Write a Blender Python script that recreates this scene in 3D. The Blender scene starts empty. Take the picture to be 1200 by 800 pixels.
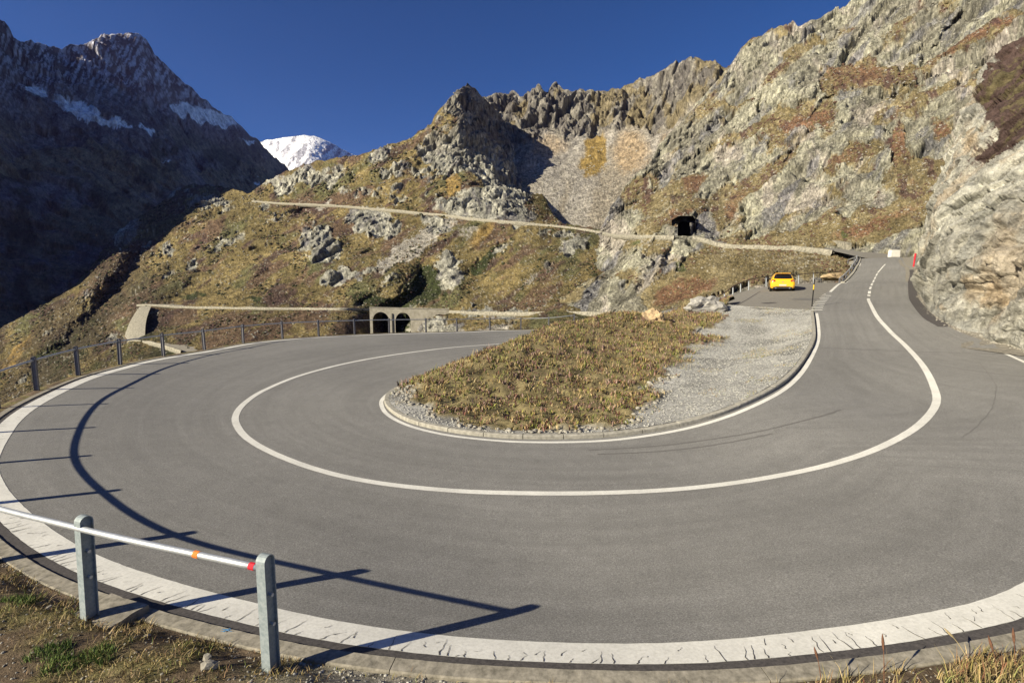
import bpy, bmesh, math, random
import numpy as np
from mathutils import Vector, Matrix
random.seed(7); rng = np.random.default_rng(7)
C = bpy.context.scene.collection
R = math.radians
# ------------------------------------------------------------------ camera, world, sun, exposure
FPX = 580.0; PITCH = R(7.5); CAMZ = 3.5
cam = bpy.data.objects.new('camera', bpy.data.cameras.new('camera')); C.objects.link(cam)
cam.location = (0, 0, CAMZ); cam.rotation_euler = (R(90) - PITCH, 0, 0)
cam.data.sensor_width = 36; cam.data.lens = FPX / 1200 * 36
cam.data.clip_start = .1; cam.data.clip_end = 30000
bpy.context.scene.camera = cam
SUN_EL = R(27.5); S_AZ = R(61.0)            # light travels towards azimuth S_AZ (clockwise from +Y)
sdir = Vector((math.sin(S_AZ) * math.cos(SUN_EL), math.cos(S_AZ) * math.cos(SUN_EL), -math.sin(SUN_EL)))
W = bpy.data.worlds.new('World'); bpy.context.scene.world = W; W.use_nodes = True
wn = W.node_tree; wn.nodes.clear()
sky = wn.nodes.new('ShaderNodeTexSky'); sky.sky_type = 'NISHITA'; sky.sun_disc = False
sky.sun_elevation = SUN_EL; sky.sun_rotation = S_AZ + math.pi
sky.altitude = 2200; sky.air_density = .75; sky.dust_density = .15; sky.ozone_density = 5.0
hsv = wn.nodes.new('ShaderNodeHueSaturation'); hsv.inputs['Saturation'].default_value = 1.18; hsv.inputs['Hue'].default_value = .506
bg = wn.nodes.new('ShaderNodeBackground'); bg.inputs[1].default_value = .054
wo = wn.nodes.new('ShaderNodeOutputWorld')
wn.links.new(sky.outputs[0], hsv.inputs['Color']); wn.links.new(hsv.outputs[0], bg.inputs[0]); wn.links.new(bg.outputs[0], wo.inputs[0])
sl = bpy.data.lights.new('sun', 'SUN'); sl.energy = 5.0; sl.angle = R(.53); sl.color = (1, .90, .70)
so = bpy.data.objects.new('sun', sl); C.objects.link(so); so.rotation_euler = sdir.to_track_quat('-Z', 'Y').to_euler()
vs = bpy.context.scene.view_settings
vs.view_transform = 'Standard'; vs.look = 'None'; vs.gamma = 1; vs.exposure = .93
# ------------------------------------------------------------------ helpers
CP, SP = math.cos(PITCH), math.sin(PITCH)
def ray(px, py):
    u = (np.asarray(px, float) - 600) / FPX; v = (400 - np.asarray(py, float)) / FPX
    return np.stack(np.broadcast_arrays(u, CP + v * SP, -SP + v * CP), -1)
def at(px, py, depth):                       # the point seen in direction (px, py) whose forward distance is depth
    d = ray(px, py); return np.array([0, 0, CAMZ]) + d * (np.asarray(depth, float) / d[..., 1])[..., None]
def atz(px, py, zrel):
    d = ray(px, py); return np.array([0, 0, CAMZ]) + d * (zrel / d[..., 2])[..., None]
def _h(ix, iy, iz, s):
    n = (ix.astype(np.int64) * 374761393 + iy.astype(np.int64) * 668265263 + iz.astype(np.int64) * 2147483647 + s * 974711) & 0xffffffff
    n = ((n ^ (n >> 13)) * 1274126177) & 0xffffffff
    n = ((n ^ (n >> 16)) * 2246822519) & 0xffffffff
    return (n ^ (n >> 15)) & 0xffffffff
def pn(P, seed=0):
    P = np.asarray(P, float); F = np.floor(P); f = P - F; F = F.astype(np.int64)
    u = f * f * f * (f * (f * 6 - 15) + 10); r = 0
    for dx in (0, 1):
        for dy in (0, 1):
            for dz in (0, 1):
                h = _h(F[..., 0] + dx, F[..., 1] + dy, F[..., 2] + dz, seed)
                gx = (h & 1023) / 511.5 - 1; gy = ((h >> 10) & 1023) / 511.5 - 1; gz = ((h >> 20) & 1023) / 511.5 - 1
                g = gx * (f[..., 0] - dx) + gy * (f[..., 1] - dy) + gz * (f[..., 2] - dz)
                w = (u[..., 0] if dx else 1 - u[..., 0]) * (u[..., 1] if dy else 1 - u[..., 1]) * (u[..., 2] if dz else 1 - u[..., 2])
                r = r + w * g
    return r * 1.4
def facet(P, seed=0):                       # blocky planes: nearest feature point, each cell its own tilt and offset
    B = np.floor(P - .5).astype(np.int64); best = np.full(P.shape[:-1], 9.); bc = np.zeros(P.shape[:-1], np.int64); bf = np.zeros(P.shape)
    for dx in (0, 1):
        for dy in (0, 1):
            for dz in (0, 1):
                h = _h(B[..., 0] + dx, B[..., 1] + dy, B[..., 2] + dz, seed); f = np.stack([B[..., 0] + dx + .15 + .7 * (h & 1023) / 1023, B[..., 1] + dy + .15 + .7 * ((h >> 10) & 1023) / 1023, B[..., 2] + dz + .15 + .7 * ((h >> 20) & 1023) / 1023], -1)
                r = P - f; d2 = (r * r).sum(-1); m = d2 < best; best = np.where(m, d2, best); bc = np.where(m, h, bc); bf = np.where(m[..., None], r, bf)
    g = ((bc * 2654435761) & 0xffffffff); g = (g ^ (g >> 15)) & 0xffffffff
    return ((g & 1023) / 1023 - .5) * .75 + bf[..., 0] * (((g >> 10) & 1023) / 511.5 - 1) * .9 + bf[..., 2] * (((g >> 20) & 1023) / 511.5 - 1) * .9 + bf[..., 1] * ((g & 511) / 255.5 - 1) * .5
def facet_soft(P, seed=0, k=26., off=.75):   # the same planes with worn edges
    B = np.floor(P - .5).astype(np.int64); W_ = 0; S_ = 0
    for dx in (0, 1):
        for dy in (0, 1):
            for dz in (0, 1):
                h = _h(B[..., 0] + dx, B[..., 1] + dy, B[..., 2] + dz, seed); rx_ = P[..., 0] - (B[..., 0] + dx + .15 + .7 * (h & 1023) / 1023); ry_ = P[..., 1] - (B[..., 1] + dy + .15 + .7 * ((h >> 10) & 1023) / 1023); rz_ = P[..., 2] - (B[..., 2] + dz + .15 + .7 * ((h >> 20) & 1023) / 1023)
                w = np.exp(-k * (rx_ * rx_ + ry_ * ry_ + rz_ * rz_)) + 1e-12; g = ((h * 2654435761) & 0xffffffff); g = (g ^ (g >> 15)) & 0xffffffff
                S_ = S_ + w * (((g & 1023) / 1023 - .5) * off + rx_ * (((g >> 10) & 1023) / 511.5 - 1) * 1.1 + rz_ * (((g >> 20) & 1023) / 511.5 - 1) * 1.1 + ry_ * ((g & 511) / 255.5 - 1) * .5); W_ = W_ + w
    return S_ / W_
def pn2(x, y, seed=0):
    X = np.floor(x); Y = np.floor(y); fx = x - X; fy = y - Y; X = X.astype(np.int64); Y = Y.astype(np.int64); u = fx * fx * fx * (fx * (fx * 6 - 15) + 10); v = fy * fy * fy * (fy * (fy * 6 - 15) + 10); r = 0
    for dx in (0, 1):
        for dy in (0, 1):
            h = _h(X + dx, Y + dy, X * 0, seed); g = ((h & 1023) / 511.5 - 1) * (fx - dx) + (((h >> 10) & 1023) / 511.5 - 1) * (fy - dy); r = r + (u if dx else 1 - u) * (v if dy else 1 - v) * g
    return r * 1.4
def fbm2(x, y, o=4, g=.5, seed=0):
    r = 0; a = 1
    for i in range(o): r = r + a * pn2(x * 2 ** i + 17.3 * i, y * 2 ** i + 5.1 * i, seed + i); a *= g
    return r
def fbm(P, o=4, g=.5, seed=0):
    r = 0; a = 1
    for i in range(o): r = r + a * pn(P * 2 ** i + 17.3 * i, seed + i); a *= g
    return r
def sm(a, b, x): t = np.clip((x - a) / (b - a), 0, 1); return t * t * (3 - 2 * t)
def inside(poly, x, y):
    r = np.zeros(len(x), bool); n = len(poly)
    for i in range(n):
        x1, y1 = poly[i]; x2, y2 = poly[(i + 1) % n]; c = ((y1 > y) != (y2 > y)); r ^= c & (x < (x2 - x1) * (y - y1) / (y2 - y1 + 1e-12) + x1)
    return r
class RBF:
    def __init__(s, X, V, c, lam=1e-6):
        s.X = np.asarray(X, float); s.c = c; n = len(s.X); V = np.asarray(V, float)
        K = np.sqrt(((s.X[:, None] - s.X[None]) ** 2).sum(-1) + c * c) + lam * np.eye(n)
        Q = np.c_[np.ones(n), s.X]; A = np.block([[K, Q], [Q.T, np.zeros((3, 3))]])
        s.w = np.linalg.lstsq(A, np.r_[V, 0, 0, 0], rcond=None)[0]
    def __call__(s, x, y):
        x, y = np.broadcast_arrays(np.asarray(x, float), np.asarray(y, float)); sh = x.shape; x = x.ravel(); y = y.ravel(); out = np.empty(len(x))
        for a in range(0, len(x), 60000):
            b = slice(a, a + 60000)
            K = np.sqrt((x[b, None] - s.X[:, 0]) ** 2 + (y[b, None] - s.X[:, 1]) ** 2 + s.c ** 2)
            out[b] = K @ s.w[:-3] + s.w[-3] + s.w[-2] * x[b] + s.w[-1] * y[b]
        return out.reshape(sh)
def interp(pts, x): p = np.array(sorted(pts), float); return np.interp(x, p[:, 0], p[:, 1])
def smooth_line(P, n=None, step=None):       # Catmull-Rom through P, resampled evenly
    P = np.asarray(P, float); Q = np.vstack([2 * P[0] - P[1], P, 2 * P[-1] - P[-2]]); out = []
    for i in range(1, len(Q) - 2):
        t = np.linspace(0, 1, 24, endpoint=False)[:, None]; a, b, c, d = Q[i - 1:i + 3]
        out.append(.5 * (2 * b + (c - a) * t + (2 * a - 5 * b + 4 * c - d) * t * t + (3 * b - a - 3 * c + d) * t ** 3))
    out = np.vstack(out + [P[-1:]]); L = np.r_[0, np.cumsum(np.linalg.norm(np.diff(out, axis=0), axis=1))]
    if n is None: n = max(3, int(L[-1] / step) + 1)
    s = np.linspace(0, L[-1], n); return np.stack([np.interp(s, L, out[:, k]) for k in range(P.shape[1])], -1)
def mesh_np(name, V, F, mat, parent=None, smooth=False, col=None, uv=None):
    me = bpy.data.meshes.new(name); V = np.asarray(V, np.float32).reshape(-1, 3)
    if isinstance(F, np.ndarray):
        k = F.shape[1]; me.vertices.add(len(V)); me.vertices.foreach_set('co', V.ravel())
        me.loops.add(F.size); me.loops.foreach_set('vertex_index', F.astype(np.int32).ravel())
        me.polygons.add(len(F)); me.polygons.foreach_set('loop_start', np.arange(0, F.size, k, dtype=np.int32))
        me.update(calc_edges=True)
    else: me.from_pydata(V.tolist(), [], F)
    me.validate()
    if smooth: me.polygons.foreach_set('use_smooth', np.ones(len(me.polygons), bool))
    if col is not None:
        a = me.color_attributes.new('albedo', 'FLOAT_COLOR', 'POINT'); a.data.foreach_set('color', np.c_[col, np.ones(len(col))].astype(np.float32).ravel())
    if uv is not None:
        l = me.uv_layers.new(name='uv'); idx = np.empty(len(me.loops), np.int32); me.loops.foreach_get('vertex_index', idx)
        l.data.foreach_set('uv', np.asarray(uv, np.float32)[idx].ravel())
    if mat: me.materials.append(mat)
    o = bpy.data.objects.new(name, me); C.objects.link(o)
    if parent: o.parent = parent
    return o
def grid_faces(n, m, closed=False):
    i, j = np.meshgrid(np.arange(n - 1), np.arange(m if closed else m - 1), indexing='ij'); j2 = (j + 1) % m
    return np.stack([i * m + j, i * m + j2, (i + 1) * m + j2, (i + 1) * m + j], -1).reshape(-1, 4)
def tag(o, label=None, cat=None, group=None, kind=None):
    for k, v in (('label', label), ('category', cat), ('group', group), ('kind', kind)):
        if v: o[k] = v
    return o
def empty(name, loc, label=None, cat=None, group=None, rz=0):
    o = bpy.data.objects.new(name, None); C.objects.link(o); o.location = loc; o.rotation_euler = (0, 0, rz); o.empty_display_size = .2
    return tag(o, label, cat, group)
def bm_obj(name, bm, mat, parent=None, smooth=False):
    me = bpy.data.meshes.new(name); bm.normal_update(); bm.to_mesh(me); bm.free()
    if mat: me.materials.append(mat)
    if smooth: me.polygons.foreach_set('use_smooth', np.ones(len(me.polygons), bool))
    o = bpy.data.objects.new(name, me); C.objects.link(o)
    if parent: o.parent = parent
    return o
def link_copy(src, name, parent, loc=None, rot=None, mat=None):
    c = src.copy(); c.name = name; C.objects.link(c)
    if parent: c.parent = parent
    if loc is not None: c.location = loc
    if rot is not None: c.rotation_euler = rot
    return c
def tube_np(P, r, k=8):                      # vertices and quad faces of a tube along P
    P = np.asarray(P, float); n = len(P); T = np.gradient(P, axis=0); T /= np.linalg.norm(T, axis=1)[:, None]
    up = np.array([0, 0, 1.]) if abs(T[0, 2]) < .9 else np.array([1., 0, 0])
    A = np.cross(T, up); A /= np.linalg.norm(A, axis=1)[:, None]; B = np.cross(A, T)
    th = np.linspace(0, 2 * np.pi, k, endpoint=False); r = np.broadcast_to(r, (n,))
    V = P[:, None] + r[:, None, None] * (A[:, None] * np.cos(th)[None, :, None] + B[:, None] * np.sin(th)[None, :, None])
    F = grid_faces(n, k, True).tolist(); F.append(list(range(k))[::-1]); F.append([(n - 1) * k + i for i in range(k)])
    return V.reshape(-1, 3), F
# ------------------------------------------------------------------ materials
def mat(name, rough=.85):
    m = bpy.data.materials.new(name); m.use_nodes = True; nt = m.node_tree
    b = nt.nodes['Principled BSDF']; b.inputs['Roughness'].default_value = rough; b.inputs['Specular IOR Level'].default_value = .25
    return m, nt, b
def nd(nt, t, **kw):
    n = nt.nodes.new('ShaderNode' + t)
    for k, v in kw.items():
        if k in n.inputs: n.inputs[k].default_value = v
        else: setattr(n, k, v)
    return n
def noise(nt, scale, detail=6, rough=.6, vec=None, dist=0):
    n = nd(nt, 'TexNoise', Scale=scale, Detail=detail, Roughness=rough, Distortion=dist)
    if vec: nt.links.new(vec, n.inputs['Vector'])
    return n.outputs[0]
def ramp(nt, fac, stops):
    r = nt.nodes.new('ShaderNodeValToRGB'); el = r.color_ramp.elements
    while len(el) < len(stops): el.new(.5)
    for e, (p, c) in zip(el, stops): e.position = p; e.color = (*(c if hasattr(c, '__len__') else (c, c, c)), 1)
    nt.links.new(fac, r.inputs[0]); return r.outputs[0]
def mix(nt, a, b, f, mode='MIX'):
    m = nt.nodes.new('ShaderNodeMix'); m.data_type = 'RGBA'; m.blend_type = mode
    for s, v in ((0, f), (6, a), (7, b)):
        if isinstance(v, (int, float)): m.inputs[s].default_value = v
        elif isinstance(v, tuple): m.inputs[s].default_value = (*v, 1)
        else: nt.links.new(v, m.inputs[s])
    return m.outputs[2]
def bump(nt, b, h, strength=.5, dist=.02):
    n = nd(nt, 'Bump', Strength=strength, Distance=dist); nt.links.new(h, n.inputs['Height']); nt.links.new(n.outputs[0], b.inputs['Normal'])
def simple(name, c1, c2, scale=20, rough=.8, metal=0, bstr=0, bdist=.01, detail=6):
    m, nt, b = mat(name, rough); co = nd(nt, 'TexCoord').outputs['Object']
    n = noise(nt, scale, detail, .65, co); nt.links.new(ramp(nt, n, [(.3, c1), (.7, c2)]), b.inputs['Base Color'])
    b.inputs['Metallic'].default_value = metal
    if bstr: bump(nt, b, n, bstr, bdist)
    return m
def terrain_mat(name, fine, bd, bs=.8):      # colour of rock and turf comes per vertex; the nodes add grain and relief
    m, nt, b = mat(name, .95); b.inputs['Specular IOR Level'].default_value = .1
    at_ = nd(nt, 'Attribute', attribute_name='albedo'); co = nd(nt, 'NewGeometry').outputs['Position']
    n1 = noise(nt, fine, 8, .7, co); n2 = noise(nt, fine * 6, 5, .7, co)
    c = mix(nt, at_.outputs['Color'], ramp(nt, n1, [(.25, .35), (.5, .98), (.75, 1.6)]), 1., 'MULTIPLY')
    c = mix(nt, c, ramp(nt, n2, [(.3, .6), (.7, 1.4)]), .8, 'MULTIPLY')
    nt.links.new(c, b.inputs['Base Color'])
    ad = nd(nt, 'Math', operation='ADD'); nt.links.new(n1, ad.inputs[0]); nt.links.new(n2, ad.inputs[1])
    bump(nt, b, ad.outputs[0], bs, bd); return m
M_far = terrain_mat('far_mountain', .035, 6); M_mid = terrain_mat('hillside', .16, 1.6); M_near = terrain_mat('near_rock', 1.3, .18, .9)
M_ground = terrain_mat('verge_soil', 9, .03, .9)
def asphalt():
    m, nt, b = mat('asphalt', .8); co = nd(nt, 'NewGeometry').outputs['Position']
    uv = nd(nt, 'UVMap', uv_map='uv').outputs[0]
    big = noise(nt, .22, 4, .6, co); fine = noise(nt, 55, 4, .8, co); mid = noise(nt, 3.5, 6, .7, co)
    mp = nd(nt, 'Mapping'); mp.inputs['Scale'].default_value = (.05, 1.3, 1); nt.links.new(uv, mp.inputs[0])
    st = noise(nt, 2.2, 5, .6, mp.outputs[0], .4)
    c = ramp(nt, fine, [(.28, (.09, .088, .083)), (.5, (.196, .192, .180)), (.72, (.36, .352, .33))])
    c = mix(nt, c, ramp(nt, big, [(.3, .90), (.7, 1.08)]), 1., 'MULTIPLY')
    c = mix(nt, c, ramp(nt, mid, [(.3, .92), (.7, 1.07)]), 1., 'MULTIPLY')
    c = mix(nt, c, ramp(nt, st, [(.35, .92), (.62, 1.06)]), 1., 'MULTIPLY')
    v = nd(nt, 'TexVoronoi', Scale=38.); nt.links.new(co, v.inputs['Vector'])
    c = mix(nt, c, (.42, .40, .36), ramp(nt, v.outputs['Distance'], [(0, .55), (.10, .35), (.14, 0)]), 'MIX')
    nt.links.new(c, b.inputs['Base Color']); bump(nt, b, fine, .35, .006); return m
M_road = asphalt()
M_asph_dark = simple('dark_asphalt', (.045, .042, .042), (.11, .10, .095), 30, .85, 0, .4, .004)
M_park = simple('parking_asphalt', (.15, .143, .125), (.24, .225, .195), 6, .9, 0, .3, .004, 10)
def paint_mat():
    m, nt, b = mat('road_paint', .7); co = nd(nt, 'NewGeometry').outputs['Position']
    n = noise(nt, 26, 8, .75, co); n2 = noise(nt, 1.6, 5, .6, co)
    c = ramp(nt, n, [(.2, (.22, .21, .2)), (.34, (.58, .57, .52)), (.6, (.74, .73, .67))])
    c = mix(nt, c, ramp(nt, n2, [(.3, .86), (.7, 1.05)]), 1., 'MULTIPLY'); nt.links.new(c, b.inputs['Base Color']); bump(nt, b, n, .3, .003); return m
M_paint = paint_mat()
M_conc = simple('weathered_concrete', (.13, .12, .095), (.36, .33, .27), 14, .95, 0, .6, .006, 10)
M_kerb = simple('kerb_concrete', (.20, .19, .16), (.42, .40, .34), 9, .95, 0, .5, .005, 10)
M_galv = simple('galvanised_steel', (.20, .24, .25), (.34, .38, .38), 30, .55, .1, .1, .001)
M_galv2 = simple('weathered_steel', (.10, .10, .115), (.20, .20, .22), 30, .6, .3)
M_rail = simple('rail_steel', (.42, .45, .47), (.60, .62, .63), 12, .42, .5)
M_railrust = simple('brown_rail', (.10, .07, .05), (.17, .12, .09), 12, .8)
M_orange = simple('orange_tape', (.75, .16, .02), (.8, .25, .05), 60, .6)
M_red = simple('red_paint', (.5, .01, .03), (.6, .03, .04), 30, .6)
M_blue = simple('blue_spray', (.05, .22, .5), (.1, .35, .6), 30, .8)
M_stone = simple('pale_stone', (.16, .145, .12), (.42, .40, .34), 5, .95, 0, .9, .03, 10)
M_gravel = simple('gravel_stone', (.22, .22, .20), (.48, .47, .43), 3, .95)
M_wall = simple('dry_stone', (.10, .095, .075), (.42, .39, .31), 1.6, .95, 0, .9, .3, 12)
M_dark = simple('dark_rock', (.02, .02, .022), (.06, .055, .05), .6, .95)
M_black = simple('black_paint', (.01, .01, .01), (.02, .02, .02), 10, .5)
M_yellow = simple('yellow_paint', (.7, .42, .02), (.75, .48, .04), 10, .5)
M_white = simple('white_concrete', (.62, .60, .56), (.78, .76, .7), 5, .8)
# ------------------------------------------------------------------ the road platform
CT = [(620,765,-3.5),(440,750,-3.47),(320,725,-3.45),(180,690,-3.45),(60,650,-3.45),(0,600,-3.45),(0,500,-3.48),(45,475,-3.48),(94,447,-3.48),
      (142,432,-3.5),(240,411,-3.6),(330,398.7,-3.68),(415,393,-3.83),(500,390.5,-4.05),(575,388,-4.32),(640,385.5,-4.7),
      (1200,705,-3.3),(1000,755,-3.4),(624,715,-3.66),(421,674,-3.62),(182,465,-3.70),(208,447.5,-3.74),
      (640,578,-3.88),(272,490,-3.88),(900,560,-3.75),(1103,470,-3.3),(400,427,-4.0),(600,401,-4.6),
      (447,470,-4.0),(640,517,-3.97),(800,502,-3.78),(900,465,-3.35),(945,430,-3.0),(958,390,-2.5),(500,443,-4.2),
      (1180,413,-2.65),(1100,375,-2.02),(1200,550,-3.3),(1200,470,-3.0)]
CD = [(953,365,27.6),(1016,348,35),(985,332,46),(1070,330,45),(917,342,38),(1008,303,78),(1060,303,78),(1035,312,63),(898,336,46),(849,350,40),(845,361,32)]
ctl = [atz(a, b, c) for a, b, c in CT] + [at(a, b, c) for a, b, c in CD] + [np.array(p, float) for p in ((8,52,-2.0),(16,60,-2.8),(13,8,.45),(16,2,.35),(10,-2,.1))]
ctl = np.array(ctl); H = RBF(ctl[:, :2], ctl[:, 2], 3., 1e-3)
def onroad(pts):
    P = np.array(pts, float); d = ray(P[:, 0], P[:, 1]); ts = np.geomspace(3, 140, 1400)
    X = d[:, None, :] * ts[None, :, None]; g = X[..., 2] + CAMZ - H(X[..., 0], X[..., 1])
    k = np.argmax(g < 0, axis=1); k = np.where(g.min(1) > 0, len(ts) - 1, np.maximum(k, 1)); i = np.arange(len(P))
    a, b = g[i, k - 1], g[i, k]; t = ts[k - 1] + (ts[k] - ts[k - 1]) * np.clip(a / (a - b + 1e-9), 0, 1)
    X = d * t[:, None]; return X[:, :2]
def drape(XY, dz=0): return np.c_[XY, H(XY[:, 0], XY[:, 1]) + dz]
out_px = [(1200,724),(1117,743),(992,761),(867,774.5),(700,779),(660,776.5),(550,771),(440,759),(312,738),(220,713),(180,703),(120,681.5),(75,664),(30,637),(0,611),
          (-22,585),(-32,560),(-28,535),(0,497),(25,478),(60,459.5),(100,442.5),(150,428.5),(185,420.5),(250,410),(290,402.8),(330,398.2),(375,395),(412,393),(462,391),(500,390),(550,388.6),(610,387),(660,384.8)]
ox = onroad(out_px)
ox = np.vstack([[ox[0] + (ox[0] - ox[1]) * 3.4 + np.array([0, 1.5]), ox[0] + (ox[0] - ox[1]) * 1.7 + np.array([0, .4])], ox[0:], ox[-1] + (ox[-1] - ox[-3]) * 1.0, ox[-1] + (ox[-1] - ox[-3]) * 2.2])
OUT = smooth_line(ox, 420)
in_px = [(500,443),(472,452.5),(455,461.5),(450,472),(459,484),(482,496),(522,505.5),(572,512),(620,514.5),(700,513),(760,506.5),(820,494.5),(868,478),(906,459),(931,439.5),(947,418),(956,398),(955.5,380),(953.5,366),(957,356),(967,345.5),(984,331),(998,320),(1006,309),(1007,302)]
ix = onroad(in_px); ix = np.vstack([ix, [ix[-1] + (ix[-1] - ix[-2]) * 1.5]])
INB = np.array([(22, 38.5), (14, 35.5), (8, 32.5), (3.0, 29.0), (-.8, 24.6)])
INN = smooth_line(np.vstack([INB, ix]), 420)
right_px = [(1200,415),(1175,405.5),(1150,398),(1125,389),(1098,375),(1081,360),(1072,342),(1069,328),(1067,314),(1058,303),(1052,299.5)]
rx = onroad(right_px); RIGHT = smooth_line(np.vstack([[(24, 2), (21, 9)], rx]), 200)
# road sheet: outer rail runs right edge (reversed) -> out beyond the frame -> outer line ; inner rail is INN (reversed)
turn = smooth_line(np.array([(24, 2), (22, -1), (17, 1), ox[0]]), 30)
outer = np.vstack([RIGHT[::-1], turn[1:-1], OUT])
inner = INN[::-1]
# correspondence by nearest progress: sample the same number with weights tuned to the three legs
def resample(P, n, knots=None):
    L = np.r_[0, np.cumsum(np.linalg.norm(np.diff(P, axis=0), axis=1))]; L /= L[-1]
    s = np.linspace(0, 1, n) if knots is None else np.interp(np.linspace(0, 1, n), knots[0], knots[1])
    return np.stack([np.interp(s, L, P[:, k]) for k in range(P.shape[1])], -1)
def progress(P, pts):
    L = np.r_[0, np.cumsum(np.linalg.norm(np.diff(P, axis=0), axis=1))]; L /= L[-1]
    return [0] + [L[np.argmin(((P - q) ** 2).sum(1))] for q in pts] + [1]
okn = [rx[5], rx[1], tuple(ox[0]), ox[6], ox[13], ox[20], ox[25], ox[31]]
ikn = [ix[18], ix[15], ix[12], ix[8], ix[5], ix[3], ix[0], INB[3]]
w = [0] + [.22, .36, .50, .64, .72, .80, .88, .94] + [1]
NR, NC = 460, 46
A_ = resample(outer, NR, (w, progress(outer, okn))); B_ = resample(inner, NR, (w, progress(inner, ikn)))
tt = np.linspace(0, 1, NC)[None, :, None]; G = A_[:, None] * (1 - tt) + B_[:, None] * tt
Z = H(G[..., 0], G[..., 1]); V = np.concatenate([G, Z[..., None]], -1)
s_ = np.cumsum(np.r_[0, np.linalg.norm(np.diff(A_ * .5 + B_ * .5, axis=0), axis=1)])
UV = np.stack([np.broadcast_to(s_[:, None], (NR, NC)), np.broadcast_to(tt[0, :, 0] * 8, (NR, NC))], -1).reshape(-1, 2)
tag(mesh_np('road', V.reshape(-1, 3), grid_faces(NR, NC), M_road, smooth=True, uv=UV), kind='structure')
def normal2(L):
    T = np.gradient(L, axis=0); T /= np.linalg.norm(T, axis=1)[:, None]; return np.c_[-T[:, 1], T[:, 0]]
def ribbon(name, L, a, b, dz, m, parent=None, cols=3, jag=0):   # strip from offset a to offset b (left of the line positive)
    N = normal2(L); a = np.broadcast_to(a, (len(L),)); b = np.broadcast_to(b, (len(L),))
    P = []
    for k in range(cols):
        f = k / (cols - 1); off = a * (1 - f) + b * f
        if jag and k in (0, cols - 1): off = off + jag * pn(np.c_[L * 6, np.full(len(L), k * 5.)], 3)
        X = L + N * off[:, None]; P.append(np.c_[X, H(X[:, 0], X[:, 1]) + dz])
    V = np.stack(P, 1); s = np.cumsum(np.r_[0, np.linalg.norm(np.diff(L, axis=0), axis=1)])
    uv = np.stack([np.broadcast_to(s[:, None], (len(L), cols)), np.broadcast_to(np.linspace(0, 1, cols), (len(L), cols))], -1).reshape(-1, 2)
    return mesh_np(name, V.reshape(-1, 3), grid_faces(len(L), cols), m, parent, uv=uv)
OUTf = smooth_line(OUT[::6], step=.04)
# OUT runs right -> bottom -> left -> back: the road lies to its RIGHT (negative offsets)
far = sm(8, 26, np.hypot(OUTf[:, 0] + 2, OUTf[:, 1] - 4)); ww = .335 * (1 - far) + .30 * far
root = tag(ribbon('edge_line', OUTf, -ww, 0 * ww, .005, M_paint, jag=.006), 'broad worn white edge line round the outside of the hairpin, crossed by cracks', 'road marking')
ck = []; cf = []
d = OUTf; Nn = normal2(d); Lc = np.cumsum(np.r_[0, np.linalg.norm(np.diff(d, axis=0), axis=1)])
sarc = 3.
while sarc < 30:
    i = np.searchsorted(Lc, sarc)
    if i >= len(d) - 5: break
    sarc += random.choice((.07, .09, .11, .13, .15, .2)) * (1.0 if sarc < 22 else 2)
    ln = ww[i] * random.uniform(.15, .8); st = -ww[i] * random.choice((0, 0, 0, .3, .55)); n = 6
    sk = random.uniform(-.09, .03); q = []
    for k in range(n):
        f = k / (n - 1); p = d[i] + Nn[i] * (st - (ln if st > -.1 else ln * .4) * f) + (d[min(i + 3, len(d) - 1)] - d[i]) / .12 * (sk * f + random.uniform(-.011, .011))
        wd = random.uniform(.0025, .006) * (1.25 - f) ; tg = (d[min(i + 3, len(d) - 1)] - d[i]); tg = tg / np.linalg.norm(tg)
        q += [p - tg * wd, p + tg * wd]
    q = np.array(q); b0 = len(ck) ; q3 = np.c_[q, H(q[:, 0], q[:, 1]) + .009]; ck += q3.tolist()
    cf += [[b0 + 2 * k, b0 + 2 * k + 1, b0 + 2 * k + 3, b0 + 2 * k + 2] for k in range(n - 1)]
tag(mesh_np('paint_crack', ck, cf, M_asph_dark, root), kind='stuff')
tag(ribbon('asphalt_margin', OUTf, 0 * ww + .002, .10 * (1 - far) + .03, .004, M_asph_dark, jag=.01), kind='structure')
g0 = .10 * (1 - far) + .03
# concrete gutter strip outside the asphalt margin, a real slab 6 cm proud
def slab(name, L, a, b, z0, z1, m, parent=None, bev=.012):
    N = normal2(L); a = np.broadcast_to(a, (len(L),)); b = np.broadcast_to(b, (len(L),)); P = []
    sg = np.sign(b - a)
    mid = L + N * ((a + b) / 2)[:, None]; hz = H(mid[:, 0], mid[:, 1])
    for off, z in ((a, z0), (a, z1 - bev), (a + bev * sg, z1), ((a + b) / 2, z1), (b - bev * sg, z1), (b, z1 - bev), (b, z0)):
        X = L + N * off[:, None]; P.append(np.c_[X, hz + z + (.004 * pn(np.c_[X * 9, X[:, :1] * 0], 5) if z > z0 else 0)])
    V = np.stack(P, 1); F = grid_faces(len(L), 7).tolist(); n = len(L); F.append(list(range(7))); F.append([(n - 1) * 7 + i for i in range(6, -1, -1)])
    return mesh_np(name, V.reshape(-1, 3), F, m, parent)
gut = empty('gutter', (0, 0, 0), 'pale concrete gutter strip running outside the broad white edge line', 'gutter')
Lg = np.linspace(0, len(OUTf) - 1, 26).astype(int)
for a, b in zip(Lg[:-1], Lg[1:]):
    Lq = OUTf[a:b + 1].copy(); Lq[-1] = Lq[-1] * .8 + Lq[-2] * .2; slab('gutter_slab', Lq, g0[a:b + 1] + .002, (g0 + .17)[a:b + 1], -.1, .022, M_conc, gut)
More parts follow.
